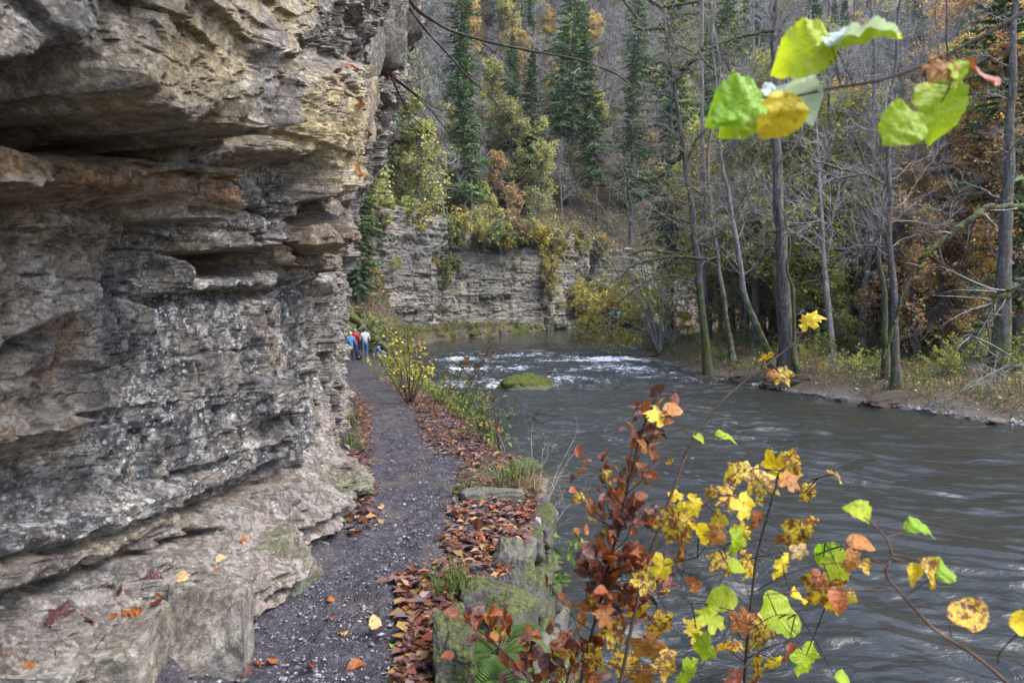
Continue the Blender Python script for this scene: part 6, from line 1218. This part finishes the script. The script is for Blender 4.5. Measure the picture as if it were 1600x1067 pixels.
def person(loc, rz, h, pose, top, legs, hair, label, sc=1.0):
    e = empty('person', tuple(loc), label=label, cat='person', group='people resting on the path'); e.rotation_euler.z = rz; e.scale = (h, h, h)
    J = dict(pelvis=(0, 0, .53), waist=(0, .0, .62), chest=(0, .0, .74), neck=(0, .0, .85), head=(0, .02, .90), crown=(0, .015, .965), shl=(-.105, 0, .80), shr=(.105, 0, .80), ell=(-.15, .02, .64), elr=(.15, .02, .64), hal=(-.12, .13, .60), har=(.12, .13, .60), fil=(-.11, .19, .60), fir=(.11, .19, .60), hil=(-.055, 0, .50), hir=(.055, 0, .50), knl=(-.065, .015, .28), knr=(.065, .015, .28), anl=(-.07, 0, .05), anr=(.07, 0, .05), tol=(-.08, .09, .02), tor=(.08, .09, .02)); J.update(pose)
    def sk(nm, names, edges, rad, mat, root=0): return obj(nm, skin_mesh(nm, [J[n_] for n_ in names], edges, rad, mat, root), e)
    B = ['pelvis', 'waist', 'chest', 'neck', 'head', 'crown', 'shl', 'ell', 'hal', 'fil', 'shr', 'elr', 'har', 'fir', 'hil', 'knl', 'anl', 'tol', 'hir', 'knr', 'anr', 'tor']
    E = [(0, 1), (1, 2), (2, 3), (3, 4), (4, 5), (2, 6), (6, 7), (7, 8), (8, 9), (2, 10), (10, 11), (11, 12), (12, 13), (0, 14), (14, 15), (15, 16), (16, 17), (0, 18), (18, 19), (19, 20), (20, 21)]
    sk('body', B, E, [.07, .065, .075, .032, .052, .045, .035, .026, .02, .012, .035, .026, .02, .012, .05, .038, .025, .02, .05, .038, .025, .02], CL['skin'])
    sk('jacket', ['pelvis', 'waist', 'chest', 'neck', 'shl', 'ell', 'hal', 'shr', 'elr', 'har'], [(0, 1), (1, 2), (2, 3), (2, 4), (4, 5), (5, 6), (2, 7), (7, 8), (8, 9)], [(.085, .08), (.085, .08), (.098, .085), .042, .05, .038, .03, .05, .038, .03], CL[top])
    sk('trousers', ['waist', 'pelvis', 'hil', 'knl', 'anl', 'hir', 'knr', 'anr'], [(0, 1), (1, 2), (2, 3), (3, 4), (1, 5), (5, 6), (6, 7)], [.06, .085, .064, .05, .04, .064, .05, .04], CL[legs], 1)
    for s in 'lr': sk('shoe', ['an' + s, 'to' + s], [(0, 1)], [.036, .03], CL['black'])
    hd, cr = np.array(J['head']), np.array(J['crown']); V, F = icosphere(3); V = V * [.058, .062, .064] + (hd * .45 + cr * .55) + [0, -.012, .006]; V = V + .004 * fbm(V[:, 0] * 60, V[:, 1] * 60, V[:, 2] * 60, 2)[:, None]; obj('hair', mesh_np('hair', V, F, [CL[hair]]), e); return e
Yp = 37.0; gz = float(path_h(-8.0, Yp)); zf = CAMZ - (569 - HOR) / FPX * Yp
PPX = lambda px, Y=Yp: ((px - CXP) / FPX * Y, Y, float(path_h((px - CXP) / FPX * Y, Y)))
person(PPX(547.5, 36.2), .3, 1.52, {}, 'blue', 'dark', 'hair_pale', 'person in a blue jacket and dark leggings standing leftmost in the group')
person(PPX(554, 37.0), -.2, 1.64, {'hal': (-.10, .10, .66)}, 'red', 'jeans', 'hair_grey', 'person in a red jacket and jeans standing in the middle of the group')
person(PPX(570, 36.6), .25, 1.66, {'head': (-.02, .06, .895), 'crown': (-.025, .085, .955), 'neck': (0, .03, .85)}, 'grey', 'jeans', 'hair_dark', 'person in a pale grey hoodie with head bowed, seen from behind')
person(PPX(588, 36.8), -1.35, 1.66, {'pelvis': (0, -.1, .10), 'waist': (0, -.06, .2), 'chest': (0, .02, .31), 'neck': (0, .10, .38), 'head': (0, .15, .40), 'crown': (0, .19, .44), 'shl': (-.105, .03, .35), 'shr': (.105, .03, .35), 'ell': (-.15, .12, .24), 'elr': (.15, .12, .24), 'hal': (-.1, .22, .2), 'har': (.1, .22, .2), 'fil': (-.09, .27, .19), 'fir': (.09, .27, .19), 'hil': (-.055, -.08, .09), 'hir': (.055, -.08, .09), 'knl': (-.08, .14, .13), 'knr': (.08, .14, .10), 'anl': (-.07, .33, .05), 'anr': (.07, .34, .04), 'tol': (-.08, .36, .11), 'tor': (.08, .37, .10)}, 'slate', 'lightjeans', 'hair_dark', 'person in light jeans sitting on the ground right of the hoodie')
Xp = (966 - CXP) / FPX * 90; person((Xp, 90, ZW + .9), .4, 1.7, {}, 'blue', 'slate', 'hair_dark', 'tiny person in blue across the river at the bend')
def backpack(loc, rz, s, mat, label):
    e = empty('backpack', tuple(loc), label=label, cat='backpack'); e.rotation_euler = (-.15, 0, rz); e.scale = (s, s, s); V, F = rock_shape(5, (.34, .24, .52), 3, 0, .02, .8); V[:, 2] += .25; bag = obj('bag', mesh_np('bag', V, F, [CL[mat]]), e)
    V, F = rock_shape(6, (.24, .10, .22), 3, 0, .02, .8); V += [0, -.14, .15]; obj('pocket', mesh_np('pocket', V, F, [CL[mat]]), bag)
    for sx in (-.09, .09): V, F = tubes(np.array([[sx, .10, .46], [sx, .19, .36], [sx, .18, .18], [sx, .1, .05]]), [.022], [.016], 5); obj('strap', mesh_np('strap', V, F, [CL['black']]), bag)
backpack(PPX(561, 36.4), .3, .85, 'black', 'black backpack standing on the ground between the red jacket and hoodie'); backpack(PPX(596, 36.9), -.6, .95, 'slate', 'blue grey backpack set down beside the sitting person')
